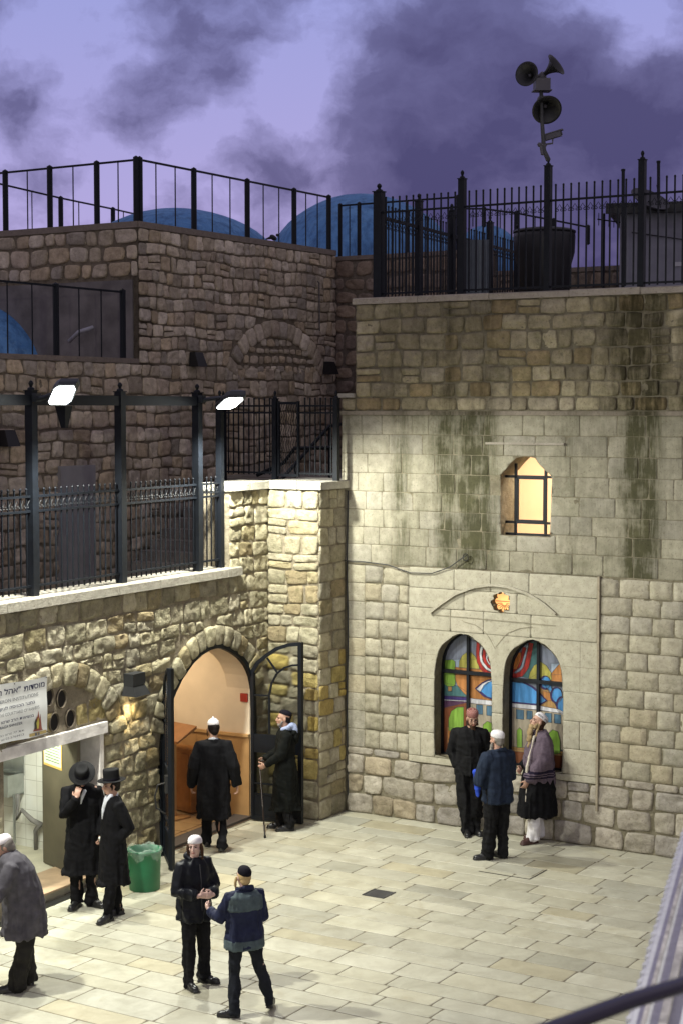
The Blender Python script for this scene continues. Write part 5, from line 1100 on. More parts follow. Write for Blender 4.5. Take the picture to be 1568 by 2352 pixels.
def leaf(fr, label, handle=False):
    t = thing('door_leaf', label, 'door', fr.P(0, 0)); m = MB(); P = fr.P
    m.beam(P(.02, .02), P(.02, ARC[0][1]), .05, .05); m.beam(P(LW, .02), P(LW, ARC[-1][1] + .02), .06, .06)
    for a, b in zip(ARC[:-1], ARC[1:]): m.beam(P(*a), P(*b), .05, .05, up=fr.n)
    m.beam(P(0, .05), P(LW, .05), .05, .06); m.build('frame', M_iron, t)
    m = MB()
    for a, b in zip(ARI[:-1], ARI[1:]): m.beam(P(*a), P(*b), .025, .03, up=fr.n)
    m.beam(P(*SP[0]), P(*SP[1]), .022, .025); m.beam(P(.02, wbar), P(ui, wbar), .022, .025, up=fr.n)
    for w in (wm0 - .45, wbot + .02): m.beam(P(.02, w), P(LW, w), .022, .03, up=fr.n)
    m.build('glazing_bars', M_iron, t)
    m = MB(); m.box(fr, .03, LW - .03, wm0, wm1, -.02, .02); m.build('lock_panel', M_iron, t)
    m = MB(); m.box(fr, .03, LW - .03, .06, wbot, -.012, .012); m.build('kick_panel', M_iron, t)
    pl = [(.03, wbot)] + [(LW - .02, wbot), (LW - .02, ARC[-1][1] - .01)] + [(a, b - .02) for a, b in ARC[::-1][1:]]
    m = MB(); m.prism(fr, pl, -.004, .004); m.build('glass', M_dglass, t)
    if handle:
        m = MB(); 
        for s in (1,): m.box(fr, LW - .12, LW - .02, 1.0, 1.22, .03, .075); m.tube([P(LW - .1, 1.12, .07), P(LW - .1, 1.1, .16), P(LW - .1, .95, .2), P(LW - .1, .8, .18), P(LW - .1, .72, .07)], .012, 8)
        m.build('handle', M_black, t)
    return t
leaf(FDr, 'open right door leaf with curved glazing bars standing in front of the pier')
H1 = FL.P(-2.68, 0, .04); f1 = G(405, 2024); FDl = Frame(H1, f1 - H1)
leaf(FDl, 'open left door leaf of black iron seen almost edge on', True)
df = MB(); DP = resample(DOORL, 60)
for a, b in zip(DP[:-1], DP[1:]): df.beam(FL.P(a[0], a[1], .0), FL.P(b[0], b[1], .0), .07, .06, up=FL.n)
df.build('door_frame', M_iron, wall)
# ---- bin
c = G(333, 2041); t = thing('waste_bin', 'green plastic waste bin with a clear liner bag beside the arched doorway', 'bin', c); R0 = .205
M_green = simple('green_plastic', (.008, .125, .05), .45, var=.08, scale=9)
m = MB(); m.lathe(c, [(R0 * .90, 0), (R0 * .92, .01), (R0 * .97, .3), (R0, .47), (R0 * 1.03, .48), (R0 * 1.03, .50), (R0 * .98, .50), (R0 * .95, .3), (R0 * .88, .03), (0, .03)], 36); m.build('body', M_green, t, smooth=True)
mbg, tb_, bb_ = mat_new('liner_film'); setc(bb_, (.55, .72, .62), .25); bb_.inputs['Alpha'].default_value = .26; bb_.inputs['Transmission Weight'].default_value = .3
V = []; Fc = []; nn = 40; prof = [(R0 * 1.04, .42), (R0 * 1.06, .45), (R0 * 1.07, .49), (R0 * 1.05, .51), (R0 * .98, .52), (R0 * .93, .48), (R0 * .86, .38), (R0 * .70, .30), (0.02, .27)]
for i, (r, h) in enumerate(prof):
    for k in range(nn):
        a = 2 * math.pi * k / nn; j = 1 + .035 * math.sin(k * 2.3 + i) + .02 * math.sin(k * 5.1); hj = h + (.05 * math.sin(k * .8 + 1) + .02 * math.sin(k * 2.9)) * (1 if i < 1 else .35); V.append(c + V3(r * j * math.cos(a), r * j * math.sin(a), hj))
for i in range(len(prof) - 1):
    for k in range(nn): k2 = (k + 1) % nn; Fc.append((i * nn + k, i * nn + k2, (i + 1) * nn + k2, (i + 1) * nn + k))
link('liner_bag', V, Fc, mbg, t, smooth=True)
# ---- floor grate and loose slab
def onfloor(pts, z=.0): return [tuple(((G(*p, z) - K) @ RD, (G(*p, z) - K) @ LD)) for p in pts]
gp = onfloor([(845, 2054), (868, 2045), (893, 2052), (872, 2063)]); cg = np.mean(gp, axis=0); m = MB()
t = thing('floor_grate', 'small dark drain grate set into the pale paving', 'drain', FF.P(cg[0], cg[1], .006)); m.box(FF, 0, 0, 0, 0, 0, 0); m = MB()
fz = Floor(FF.P(cg[0], cg[1], 0)); s = .15; 
def fbox(m, u0, u1, w0, w1, z0, z1): return m.hexa([fz.P(u0, w0, z0), fz.P(u1, w0, z0), fz.P(u1, w1, z0), fz.P(u0, w1, z0), fz.P(u0, w0, z1), fz.P(u1, w0, z1), fz.P(u1, w1, z1), fz.P(u0, w1, z1)])
fbox(m, -s, s, -s, s, -.004, .006); m.build('plate', simple('grate_iron', (.05, .05, .055), .5, .3), t); m = MB()
for k in range(7): fbox(m, -s + .02, s - .02, -s + .03 + k * .04, -s + .045 + k * .04, .006, .010)
fbox(m, -s, -s + .015, -s, s, .006, .012); fbox(m, s - .015, s, -s, s, .006, .012); m.build('bars', simple('grate_bar', (.09, .09, .09), .5, .3), t)
mp_ = onfloor([(1120, 2001), (1172, 1980), (1238, 1992), (1190, 2022)]); cg = np.mean(mp_, axis=0); fz = Floor(FF.P(cg[0], cg[1], 0)); m = MB()
for a in ((-.36, .36, -.30, -.288), (.345, .36, -.288, .22)): fbox(m, *a, -.002, .007)
m.build('manhole_rim', simple('rim_dark', (.05, .045, .035), .8), label='dark open joint of a paving cover at the feet of the men by the windows', cat='manhole')
# ---- bird
b = at(630, 562, 30.2); b = FK.P(FK.uv(630, 562)[0], 8.92, -.02); t = thing('bird', 'small dark bird perched on the roof edge below the tall dome', 'bird', b)
m = MB(); m.ell(b + Z * .07, (.05, .09, .045), axes(V3(.2, .3, 1))); m.ell(b + Z * .11 + RD * .09, (.028, .03, .028)); m.tube([b + Z * .11 + RD * .115, b + Z * .105 + RD * .14], [.008, .001], 5); m.tube([b + Z * .07 - RD * .06, b + Z * .05 - RD * .16], [.03, .012], 6)
m.tube([b, b + Z * .05], .005, 4); m.tube([b + LD * .03, b + LD * .02 + Z * .05], .005, 4); m.build('body', simple('bird_grey', (.03, .03, .035), .7), t, smooth=True)
# ---- foreground: balcony with corrugated sheet and handrail
za = 4.35; A_ = G(1449, 2345, za); B_ = G(1581, 1880, za); fo = Frame(V3(A_[0], A_[1], 0), B_ - A_); Lf = float(np.linalg.norm((B_ - A_)[:2])) + .6
t = thing('balcony', 'blurred white balcony edge with a ribbed sheet at the lower right corner', 'balcony', fo.P(0, za)); M_bal = simple('balcony_white', (.66, .66, .68), .7, var=.12, scale=9); M_rib = simple('ribbed_sheet', (.68, .68, .70), .5, var=.12, scale=25)
m = MB(); nt = 46; dx = (Lf + .5) / nt; P = fo.P; R_ = random.Random(9)
for k in range(nt):
    u = -.5 + k * dx; j = R_.uniform(-.002, .002)          # saw-toothed ends of the ribs along the sheet's edge
    m.add([P(u, za - .012, 0), P(u + dx, za - .012, 0), P(u + dx * .12, za - .012, -.014 + j), P(u, za + .004, 0), P(u + dx, za + .004, 0), P(u + dx * .12, za + .004, -.014 + j)], [(0, 1, 2), (5, 4, 3), (0, 3, 4, 1), (1, 4, 5, 2), (2, 5, 3, 0)])
m.build('ribbed_edge', M_rib, t)
m = MB(); m.box(fo, -.5, Lf, za - .014, za + .006, .0005, .62); m.build('ribbed_sheet', M_rib, t)
m = MB(); m.box(fo, -.5, Lf, za + .02, za + .04, .075, .095); m.box(fo, -.5, Lf, za + .015, za + .025, .03, .04); m.build('gutter', simple('gutter_dirty', (.50, .47, .44), .6, var=.5, scale=14), t)
m = MB(); m.box(fo, -.5, Lf, za + .015, za + .06, .13, .62); m.build('parapet', M_bal, t)
R0_, R1_ = at(1262, 2366, 2.6), at(1600, 2252, 3.0)
m = MB(); m.tube([R0_ + (R0_ - R1_) * 1.0, R0_, (R0_ + R1_) / 2 + Z * .004, R1_, R1_ + (R1_ - R0_)], .0145, 12); m.build('handrail', simple('black_rail', (.008, .006, .014), .35, var=0), label='blurred black handrail crossing the lower right corner close to the camera', cat='handrail')
# ------------------------------------------------------------------ people
dg_ = None
def remesh(mb, voxel, smooth=4, folds=None, seed=1, S=1.0):
    """fuse closed pieces into one continuous surface (voxel remesh), then add cloth folds"""
    me = rawmesh(mb.V, mb.F); o = bpy.data.objects.new('tmp', me); scene.collection.objects.link(o)
    r = o.modifiers.new('r', 'REMESH'); r.mode = 'VOXEL'; r.voxel_size = voxel
    if smooth: sm = o.modifiers.new('s', 'SMOOTH'); sm.factor = .5; sm.iterations = smooth
    dg = bpy.context.evaluated_depsgraph_get(); ev = o.evaluated_get(dg); m2 = bpy.data.meshes.new_from_object(ev)
    n = len(m2.vertices); co = np.zeros(n * 3); m2.vertices.foreach_get('co', co); co = co.reshape(-1, 3)
    no = np.zeros(n * 3); m2.vertices.foreach_get('normal', no); no = no.reshape(-1, 3)
    Fc = [tuple(p.vertices) for p in m2.polygons]; bpy.data.objects.remove(o); bpy.data.meshes.remove(me); bpy.data.meshes.remove(m2)
    if folds is not None and n:
        k = folds(co) if callable(folds) else folds; c = co / S
        w1 = 1 - np.abs(fbm(c * V3(11, 11, 1.9), seed, 2)) * 2.6; w2 = (1 - np.abs(fbm(np.stack([c[:, 0] * 6 + c[:, 2] * 5, c[:, 1] * 6 - c[:, 2] * 4, c[:, 2] * 9], 1) + 3.1, seed + 9, 2)) * 2.4) * .7; w3 = fbm(c * 30, seed + 4, 2)
        co = co + no * (k * 1.5 * S * (w1 * .85 + w2 * .55 + w3 * .12))[:, None]
    return co, Fc
def cloth(name, c, rough=.85, var=.25, sheen=0, bm=.35, sc=90):
    m, t, b = mat_new(name); setc(b, c, rough, 0, .12)
    f = nz(t, 12, 4); t.links.new(mixc(t, ramp(t, f, .3, .7), [x * (1 - var) for x in c], [x * (1 + var) for x in c]), b.inputs['Base Color'])
    bump(t, b, nz(t, sc, 3), bm, .004); return m
C_ = dict(black=cloth('black_wool', (.007, .007, .0085)), black2=cloth('black_cotton', (.010, .010, .011)), nylon=cloth('black_nylon', (.011, .012, .016), .42, bm=.2), felt=cloth('black_felt', (.010, .010, .011), .7), velvet=cloth('black_velvet', (.008, .007, .012)),
  navy=cloth('navy_fleece', (.018, .026, .046)), bluejk=cloth('navy_jacket', (.018, .022, .050), .6), greyjk=cloth('grey_jacket_panel', (.075, .10, .108), .75), grey=cloth('grey_wool_coat', (.082, .078, .090)), trous=cloth('dark_trousers', (.022, .021, .019)),
  dtrous=cloth('charcoal_trousers', (.016, .018, .023)), white=cloth('white_knit', (.72, .68, .70), .9, .08, bm=.9, sc=60), white2=cloth('white_cotton', (.66, .64, .66), .85, .1), shirt=cloth('white_shirt', (.62, .64, .70), .8, .05), hood=cloth('pale_blue_hood', (.30, .35, .52), .9, .1),
  bright=cloth('bright_blue_cloth', (.03, .075, .50), .7), shawl=cloth('mauve_shawl', (.135, .105, .135), .9, .15), stripe=cloth('shawl_stripe', (.022, .018, .03)), cream=cloth('cream_cord', (.52, .47, .40), .9), parka=cloth('dark_olive_parka', (.006, .007, .0065), .8), shoe=simple('black_leather', (.012, .012, .013), .35, var=0), bshoe=simple('brown_leather', (.055, .022, .018), .5, var=.1),
  skin=simple('skin', (.44, .26, .19), .5, var=.06, scale=20), skinpale=simple('pale_skin', (.56, .37, .31), .5, var=.06, scale=20), hairblack=cloth('black_hair', (.014, .010, .009), .6, bm=.8, sc=120), hairbrown=cloth('brown_hair', (.055, .030, .018), .7, bm=.8, sc=120), hairgrey=cloth('grey_hair', (.22, .20, .18), .8, bm=.8, sc=120),
  hairblond=cloth('blond_hair', (.42, .30, .15), .7, bm=.8, sc=120), beardblond=cloth('fair_beard', (.30, .22, .12), .8, bm=.9, sc=100), redknit=None, eye=simple('eye_dark', (.02, .013, .01), .25, var=0), lip=simple('lips', (.34, .12, .10), .5, var=0), wood=simple('cane_wood', (.02, .012, .008), .4, var=0), paper=simple('paper', (.6, .58, .5), .8, var=.05))
mk, tk_, bk_ = mat_new('red_patterned_knit'); setc(bk_, (.3, .05, .04), .9); wv_ = ND(tk_, 'ShaderNodeTexChecker'); g_ = ND(tk_, 'ShaderNodeTexCoord'); mp_ = ND(tk_, 'ShaderNodeMapping'); mp_.inputs['Scale'].default_value = (.6, .6, 2.6)
tk_.links.new(g_.outputs['Object'], mp_.inputs[0]); tk_.links.new(mp_.outputs[0], wv_.inputs['Vector']); wv_.inputs['Scale'].default_value = 60; wv_.inputs['Color1'].default_value = (.16, .015, .018, 1); wv_.inputs['Color2'].default_value = (.34, .20, .17, 1); tk_.links.new(wv_.outputs[0], bk_.inputs['Base Color']); C_['redknit'] = mk

ms, ts_, bs_ = mat_new('striped_mauve_shawl'); setc(bs_, (.15, .12, .15), .9, 0, .1); g2 = ND(ts_, 'ShaderNodeNewGeometry'); sz = ND(ts_, 'ShaderNodeSeparateXYZ'); ts_.links.new(g2.outputs['Position'], sz.inputs[0])
rr = ND(ts_, 'ShaderNodeValToRGB'); rr.color_ramp.interpolation = 'CONSTANT'; ts_.links.new(ramp(ts_, sz.outputs[2], .7, 1.5), rr.inputs[0]); el = rr.color_ramp.elements; el[0].position = 0; el[0].color = (.115, .088, .115, 1); el[1].position = .265; el[1].color = (.018, .014, .03, 1)
for p_, c_ in ((.295, 0), (.315, 1), (.335, 0), (.355, 1), (.40, 0)): q = el.new(p_); q.color = (.018, .014, .03, 1) if c_ else (.115, .088, .115, 1)
ts_.links.new(mixc(ts_, .4, rr.outputs[0], mixc(ts_, ramp(ts_, nz(ts_, 40, 3), .3, .7), (.6, .6, .6), (1.3, 1.3, 1.3)), 'MULTIPLY'), bs_.inputs['Base Color']); C_['shawl'] = ms

class Fig:
    """a standing figure; local axes: x = the figure's right, y = the way it faces, z = up; metres for a 1.75 m person, scaled to h"""
    def __init__(s, root, face, h, label, skin='skin', **J):
        s.root = np.array(root, float); f = unit(V3(face[0], face[1], 0)); s.R = np.stack([V3(f[1], -f[0], 0), f, Z], 1); s.S = h / 1.75
        s.t = thing('person', label, 'person', s.root); s.skin = C_[skin]
        d = dict(pelvis=(0, 0, .95), waist=(0, .0, 1.08), chest=(0, 0, 1.30), neck=(0, -.005, 1.47), head=(0, .02, 1.615), hyaw=0, hpitch=0, hroll=0,
                 hipR=(.09, 0, .92), hipL=(-.09, 0, .92), kneeR=(.10, .03, .50), kneeL=(-.10, .03, .50), ankR=(.10, 0, .09), ankL=(-.10, 0, .09), toeR=(.04, .16), toeL=(-.04, .16),
                 shR=(.170, -.01, 1.40), shL=(-.170, -.01, 1.40), elR=(.235, -.03, 1.13), elL=(-.235, -.03, 1.13), wrR=(.235, .06, .89), wrL=(-.235, .06, .89), hdR=(0, .15, -1), hdL=(0, .15, -1), hnR=(-1, 0, 0), hnL=(1, 0, 0), curlR=.5, curlL=.5)
        d.update(J); s.J = {k: (np.array(v, float) if hasattr(v, '__len__') else v) for k, v in d.items()}
        ya, pi_, ro = math.radians(s.J['hyaw']), math.radians(s.J['hpitch']), math.radians(s.J['hroll'])
        Rz = np.array([[math.cos(ya), math.sin(ya), 0], [-math.sin(ya), math.cos(ya), 0], [0, 0, 1]])   # + yaw turns to the figure's right
        Rx = np.array([[1, 0, 0], [0, math.cos(pi_), -math.sin(pi_)], [0, math.sin(pi_), math.cos(pi_)]])
        Ry = np.array([[math.cos(ro), 0, math.sin(ro)], [0, 1, 0], [-math.sin(ro), 0, math.cos(ro)]]); s.H = Rz @ Rx @ Ry
    def W(s, p): return s.root + s.R @ (np.array(p, float) * s.S)
    def Hd(s, p): return s.W(s.J['head'] + s.H @ np.array(p, float))
    def hax(s): return s.R @ s.H
    def tb(s, m, pts, r, n=12, **k): return m.tube([s.W(p) for p in pts], [x * s.S for x in (r if hasattr(r, '__len__') else [r] * len(pts))], n, **k)
    def el(s, m, p, r, ax=None, nu=16, nv=10): return m.ell(s.W(p), [x * s.S for x in r], s.R @ (np.eye(3) if ax is None else ax), nu, nv)
    def hel(s, m, p, r, nu=16, nv=10): return m.ell(s.Hd(p), [x * s.S for x in r], s.hax(), nu, nv)
    def htb(s, m, pts, r, n=8): return m.tube([s.Hd(p) for p in pts], [x * s.S for x in (r if hasattr(r, '__len__') else [r] * len(pts))], n)
    def hand(s, m, wr, d, nrm, side, curl):
        d = unit(d); n = unit(nrm - d * np.dot(nrm, d)); l = np.cross(n, d) * side       # l = towards the thumb
        ax = np.stack([l, d, n], 1); s.tb(m, [wr - d * .03, wr + d * .02], [.027, .027], 10)
        s.el(m, wr + d * .05, (.040, .052, .017), ax)
        for i, (o, L, r) in enumerate(((.030, .070, .0085), (.010, .080, .009), (-.010, .075, .0085), (-.029, .058, .008))):
            p = wr + d * .088 + l * o; pts = [wr + d * .05 + l * o * .8, p]; a = 0; c = curl * (1 + .12 * i)
            for f in (.45, .32, .23):
                a += c; q = unit(d * math.cos(a) + n * math.sin(a) + l * o * 1.6); p = p + q * L * f; pts.append(p)
            s.tb(m, pts, [r * 1.1, r * 1.1, r, r * .92, r * .75], 8)
        p0 = wr + d * .022 + l * .030; s.tb(m, [wr + d * .02 + l * .01, p0, p0 + (l * .75 + d * .6 + n * .35) * .034, p0 + (l * .8 + d * 1.2 + n * .9) * .044], [.013, .0125, .0105, .008], 8)
    def body(s):
        J = s.J; m = MB()
        for a in 'RL':
            s.tb(m, [J['hip' + a], J['knee' + a], J['ank' + a]], [.078, .052, .036]); ay = J['ank' + a]; tv = unit(V3(*J['toe' + a], 0)); s.tb(m, [ay - V3(0, 0, .03) - tv * .04, ay - V3(0, 0, .045) + tv * .12], [.035, .028], 10)
            s.tb(m, [J['sh' + a], J['el' + a], J['wr' + a]], [.050, .040, .026]); s.hand(m, J['wr' + a], J['hd' + a], J['hn' + a], 1 if a == 'L' else -1, J['curl' + a])
            s.tb(m, [J['chest'] + V3(0, 0, .07), J['sh' + a]], [.075, .052])
        s.el(m, J['pelvis'], (.15, .10, .12)); s.el(m, J['waist'] + V3(0, 0, .03), (.125, .09, .15)); s.el(m, J['chest'], (.155, .105, .17))
        s.tb(m, [J['pelvis'], J['waist'], J['chest']], [.10, .10, .10]); s.tb(m, [J['chest'] + V3(0, 0, .08), J['neck'], J['head'] + s.H @ V3(0, -.02, -.04)], [.07, .055, .052])
        h = s.hel; h(m, (0, -.012, .030), (.073, .092, .082), 24, 16); h(m, (0, .028, -.030), (.058, .060, .074), 20, 14); h(m, (0, .058, -.088), (.026, .024, .022)); h(m, (0, .030, -.080), (.045, .045, .030))
        s.htb(m, [(0, .082, .016), (0, .098, -.010), (0, .106, -.030), (0, .090, -.038)], [.008, .0105, .0135, .010]); h(m, (0, .068, .024), (.050, .018, .011))
        for x in (-1, 1): h(m, (.034 * x, .062, -.020), (.022, .022, .020)); h(m, (.073 * x, -.006, -.008), (.010, .020, .031))
        h(m, (0, .080, -.060), (.022, .012, .010))
        co, Fc = remesh(m, .0062 * s.S, 2); link('body', co, Fc, s.skin, s.t, smooth=True)
        for x in (-1, 1):
            e = MB(); h(e, (.031 * x, .0775, .002), (.0125, .008, .0062), 10, 8); e.build('eye', C_['eye'], s.t, smooth=True)
            e = MB(); s.htb(e, [(.014 * x, .087, .020), (.032 * x, .085, .026), (.048 * x, .074, .020)], [.004, .0045, .003], 6); e.build('eyebrow', C_[s.hair_] if hasattr(s, 'hair_') else C_['hairblack'], s.t)
        e = MB(); h(e, (0, .0905, -.060), (.021, .006, .0065), 12, 8); e.build('lips', C_['lip'], s.t, smooth=True)
        return s
    def legs(s, mat, r=(.088, .068, .062), seed=1, voxel=.010, amp=.010, name='trousers'):
        J = s.J; m = MB()
        for a in 'RL':
            k = J['knee' + a]; an = J['ank' + a]; s.tb(m, [J['hip' + a] + V3(0, 0, .04), J['hip' + a] * .5 + k * .5, k, k * .5 + an * .5, an + V3(0, 0, .02), an - V3(0, 0, .035)], [r[0], (r[0] + r[1]) / 2 + .004, r[1], (r[1] + r[2]) / 2, r[2], r[2] * 1.08], 14)
        s.el(m, J['pelvis'], (.165, .120, .13)); s.tb(m, [J['pelvis'], J['waist']], [.13, .13])
        an = min(s.W(J['ankR'])[2], s.W(J['ankL'])[2])
        co, Fc = remesh(m, voxel * s.S, 3, lambda c: amp * (1 + 1.0 * np.clip(1 - (c[:, 2] - s.root[2]) / (.45 * s.S), 0, 1)), seed, s.S); link(name, co, Fc, C_[mat], s.t, smooth=True); return s
    def shoes(s, mat='shoe'):
        for a in 'RL':
            p = s.J['ank' + a]; t2 = unit(V3(*s.J['toe' + a], 0)); lift = p[2] - .09; x = np.cross(t2, Z); ax = np.stack([x, t2, Z], 1); m = MB(); b = V3(p[0], p[1], lift)
            s.el(m, b + t2 * .125 + V3(0, 0, .040), (.047, .085, .037), ax); s.el(m, b + t2 * .0 + V3(0, 0, .045), (.040, .075, .045), ax); s.el(m, b + V3(0, 0, .085), (.042, .05, .04), ax); s.el(m, b + t2 * .06 + V3(0, 0, .055), (.042, .08, .042), ax)
            F_ = Frame(V3(0, 0, 0), V3(1, 0, 0)); c = b + t2 * .065; q = [(-.040, -.13), (.040, -.13), (.046, .06), (.040, .13), (0, .152), (-.040, .13), (-.046, .06)]
            V = [s.W(c + x * u + t2 * v + V3(0, 0, .002)) for u, v in q] + [s.W(c + x * u + t2 * v + V3(0, 0, .024)) for u, v in q]; n = len(q)
            m.add(V, [tuple(range(n))[::-1], tuple(range(n, 2 * n))] + [(k, (k + 1) % n, n + (k + 1) % n, n + k) for k in range(n)])
            co, Fc = remesh(m, .008 * s.S, 1); link('shoe', co, Fc, C_[mat], s.t, smooth=True)
        return s
    def coat(s, mat, secs, name='coat', sleeves='RL', sr=(.072, .066, .055), seed=3, amp=.008, voxel=.010, extra=None, short=.0, shape=1.0, cuff=None):
        """secs: (z, rx, ry, cx, cy) sections from the neck down"""
        m = MB(); V = []; Fc = []; n = 32
        for z, rx, ry, cx, cy in secs:
            for k in range(n):
                a = 2 * math.pi * k / n; c, si = math.cos(a), math.sin(a); e = 2.4; dn = (abs(c) ** e + abs(si) ** e) ** (1 / e); V.append(s.W((cx + rx * c / dn, cy + ry * si / dn, z)))
        for i in range(len(secs) - 1):
            for k in range(n): k2 = (k + 1) % n; Fc.append((i * n + k, (i + 1) * n + k, (i + 1) * n + k2, i * n + k2))
        Fc.append(tuple(range(n))); Fc.append(tuple((len(secs) - 1) * n + k for k in range(n - 1, -1, -1))); m.add(V, Fc)
        J = s.J
        for a in sleeves:
            sh, el, wr = J['sh' + a], J['el' + a], J['wr' + a]; sd = 1 if a == 'R' else -1
            s.tb(m, [J['chest'] * .4 + sh * .6 + V3(0, 0, .04 if sh[2] > 1.3 else 0), sh, sh * .5 + el * .5, el, el * .5 + wr * .5, wr - unit(wr - el) * short], [sr[0] * .95, sr[0], (sr[0] + sr[1]) / 2, sr[1], (sr[1] + sr[2]) / 2, sr[2]], 14)
        if extra: extra(m)
        zt, zb = secs[0][0], secs[-1][0]
        def fo_(c):
            z = (c[:, 2] - s.root[2]) / s.S; return amp * (.6 + .9 * np.clip((1.25 - z) / .7, 0, 1.2))
        co, Fc = remesh(m, voxel * s.S, 4, fo_, seed, s.S); link(name, co, Fc, C_[mat], s.t, smooth=True); return s
    def hairp(s, mat, parts, name='hair', voxel=.007, amp=.004):
        m = MB(); [s.hel(m, p, r) if len(p) == 3 and not hasattr(p[0], '__len__') else s.htb(m, p, r) for p, r in parts]
        co, Fc = remesh(m, voxel * s.S, 1, amp, 8, s.S); link(name, co, Fc, C_[mat], s.t, smooth=True); return s
    def cap(s, mat, prof, tilt=0, back=0, up=0, name='skullcap', sx=.93, amp=.0):
        a = math.radians(tilt); Rx = np.array([[1, 0, 0], [0, math.cos(a), -math.sin(a)], [0, math.sin(a), math.cos(a)]])
        m = MB(); m.lathe(s.Hd((0, -.012 - back, .03 + up)), [(r * s.S, h * s.S) for r, h in prof], 32, s.hax() @ Rx @ np.diag([sx, 1.16, 1])); o = m.build(name, C_[mat], s.t, smooth=True); return o
DOMEK = [(.0835, .022), (.0855, .030), (.084, .050), (.077, .070), (.062, .088), (.040, .099), (.018, .103), (0, .104)]
SMALLK = [(.070, .052), (.071, .060), (.062, .080), (.045, .093), (.022, .099), (0, .100)]
HAIR = [((0, -.026, .022), (.079, .088, .078)), ((0, -.05, -.03), (.062, .058, .06))]
def std(hem, hx=.22, hy=.17, k=1.0, cy=0): return [(1.485, .072, .068, 0, -.005), (1.455, .135, .088, 0, -.005), (1.41, .176 * k, .108 * k, 0, -.005), (1.28, .188 * k, .128 * k, 0, .0), (1.10, .178 * k, .132 * k, 0, .0), (.95, .192 * k, .145 * k, 0, cy), (min(.80, hem + .05), (.192 * k + hx) / 2, (.145 * k + hy) / 2, 0, cy), (hem, hx, hy, 0, cy)]
def face_to(px, py, root): return None
def wface(deg):   # 0 = towards the camera, +90 = to the right of the picture, 180 = away
    a = math.radians(deg); return V3(math.sin(a), -math.cos(a), 0)

# 1 grey coat, bending, lower left
r = G(52, 2270); p = Fig(r, wface(-78), 1.70, 'stooping man in a grey wool coat and white knitted cap at the left edge', pelvis=(0, -.06, .93), waist=(0, .0, 1.06), chest=(0, .09, 1.25), neck=(0, .12, 1.42), head=(0, .17, 1.515), hpitch=-30,
    hipR=(.09, -.06, .91), hipL=(-.09, -.06, .91), kneeR=(.09, -.02, .50), kneeL=(-.10, -.05, .50), ankR=(.09, -.06, .09), ankL=(-.10, .06, .09), toeR=(0.05, 1), toeL=(-.05, 1),
    shR=(.18, .10, 1.33), shL=(-.18, .10, 1.33), elR=(.24, .20, 1.06), elL=(-.24, .24, 1.06), wrR=(.14, .42, 1.00), wrL=(-.12, .44, 1.01), hdR=(-.3, 1, .2), hdL=(.3, 1, .2), hnR=(0, .2, 1), hnL=(0, .2, 1), curlR=.7, curlL=.7)
p.body().legs('trous', (.098, .085, .082)).shoes()
p.coat('grey', [(1.47, .075, .072, 0, .13), (1.445, .125, .10, 0, .11), (1.39, .19, .14, 0, .09), (1.28, .215, .185, 0, .05), (1.12, .22, .20, 0, .01), (.96, .225, .21, 0, -.02), (.78, .235, .215, 0, -.03), (.58, .25, .235, 0, -.03)], sr=(.082, .076, .064), amp=.009)
p.hairp('hairgrey', HAIR); p.cap('white', DOMEK, tilt=8, name='knit_cap', up=-.005)
m = MB(); p.htb(m, [(-.06, .0, -.09), (0, -.05, -.10), (.06, .0, -.09)], [.028, .032, .028]); m.build('collar', C_['grey'], p.t, smooth=True)

# 2 man hiding his face with his hand
r = G(193, 2082); p = Fig(r, wface(8), 1.74, 'man in a long black coat and wide black hat holding his hand over his face', hpitch=-40, head=(0, .055, 1.575), neck=(0, .01, 1.46), hyaw=6,
    shR=(.185, 0, 1.40), elR=(.215, .16, 1.15), wrR=(.075, .24, 1.36), hdR=(-.28, -.22, 1), hnR=(-.3, -1, 0), curlR=.35, elL=(-.225, -.02, 1.10), wrL=(-.205, .10, .88), hdL=(0, .2, -1), hnL=(1, 0, 0), curlL=1.0, kneeR=(.09, .03, .5), ankR=(.07, .02, .09), ankL=(-.10, 0, .09), toeR=(.5, 1), toeL=(-.9, .8))
p.body().legs('black').shoes(); p.coat('black', std(.42, .255, .185), short=.0, sr=(.072, .064, .052)); p.hairp('hairblack', HAIR)
def hat(p, prof, mat='felt', name='hat', tilt=0, brim=.0, back=0):
    a = math.radians(tilt); Rx = np.array([[1, 0, 0], [0, math.cos(a), -math.sin(a)], [0, math.sin(a), math.cos(a)]]); ax = p.hax() @ Rx @ np.diag([.93, 1.06, 1]); c = p.Hd((0, -.008 - back, .055)); m = MB(); m.lathe(c, [(r * p.S, h * p.S) for r, h in prof], 40, ax)
    h = m.build(name, C_[mat], p.t, smooth=True); m = MB(); r0, z0 = .0925, .018; m.lathe(c, [(x * p.S, z * p.S) for x, z in ((.094, .004), (.0965, .008), (.0955, .034), (.093, .037))], 40, ax); m.build('hat_band', C_['velvet'], p.t, smooth=True)
hat(p, [(.088, -.004), (.165, .004), (.170, .008), (.167, .012), (.098, .006), (.093, .012), (.091, .06), (.086, .095), (.074, .108), (.050, .103), (.02, .094), (0, .092)])
m = MB(); p.tb(m, [(-.03, .125, 1.43), (.0, .135, 1.36), (.02, .13, 1.27)], [.022, .02, .006]); m.build('shirt_front', C_['shirt'], p.t, smooth=True)
bk = p.W((-.215, .17, .80)); tb = thing('book', 'small pale-edged book held in the hand of the man covering his face', 'book', bk); ax = p.R @ np.array([[math.cos(.3), 0, math.sin(.3)], [0, 1, 0], [-math.sin(.3), 0, math.cos(.3)]])
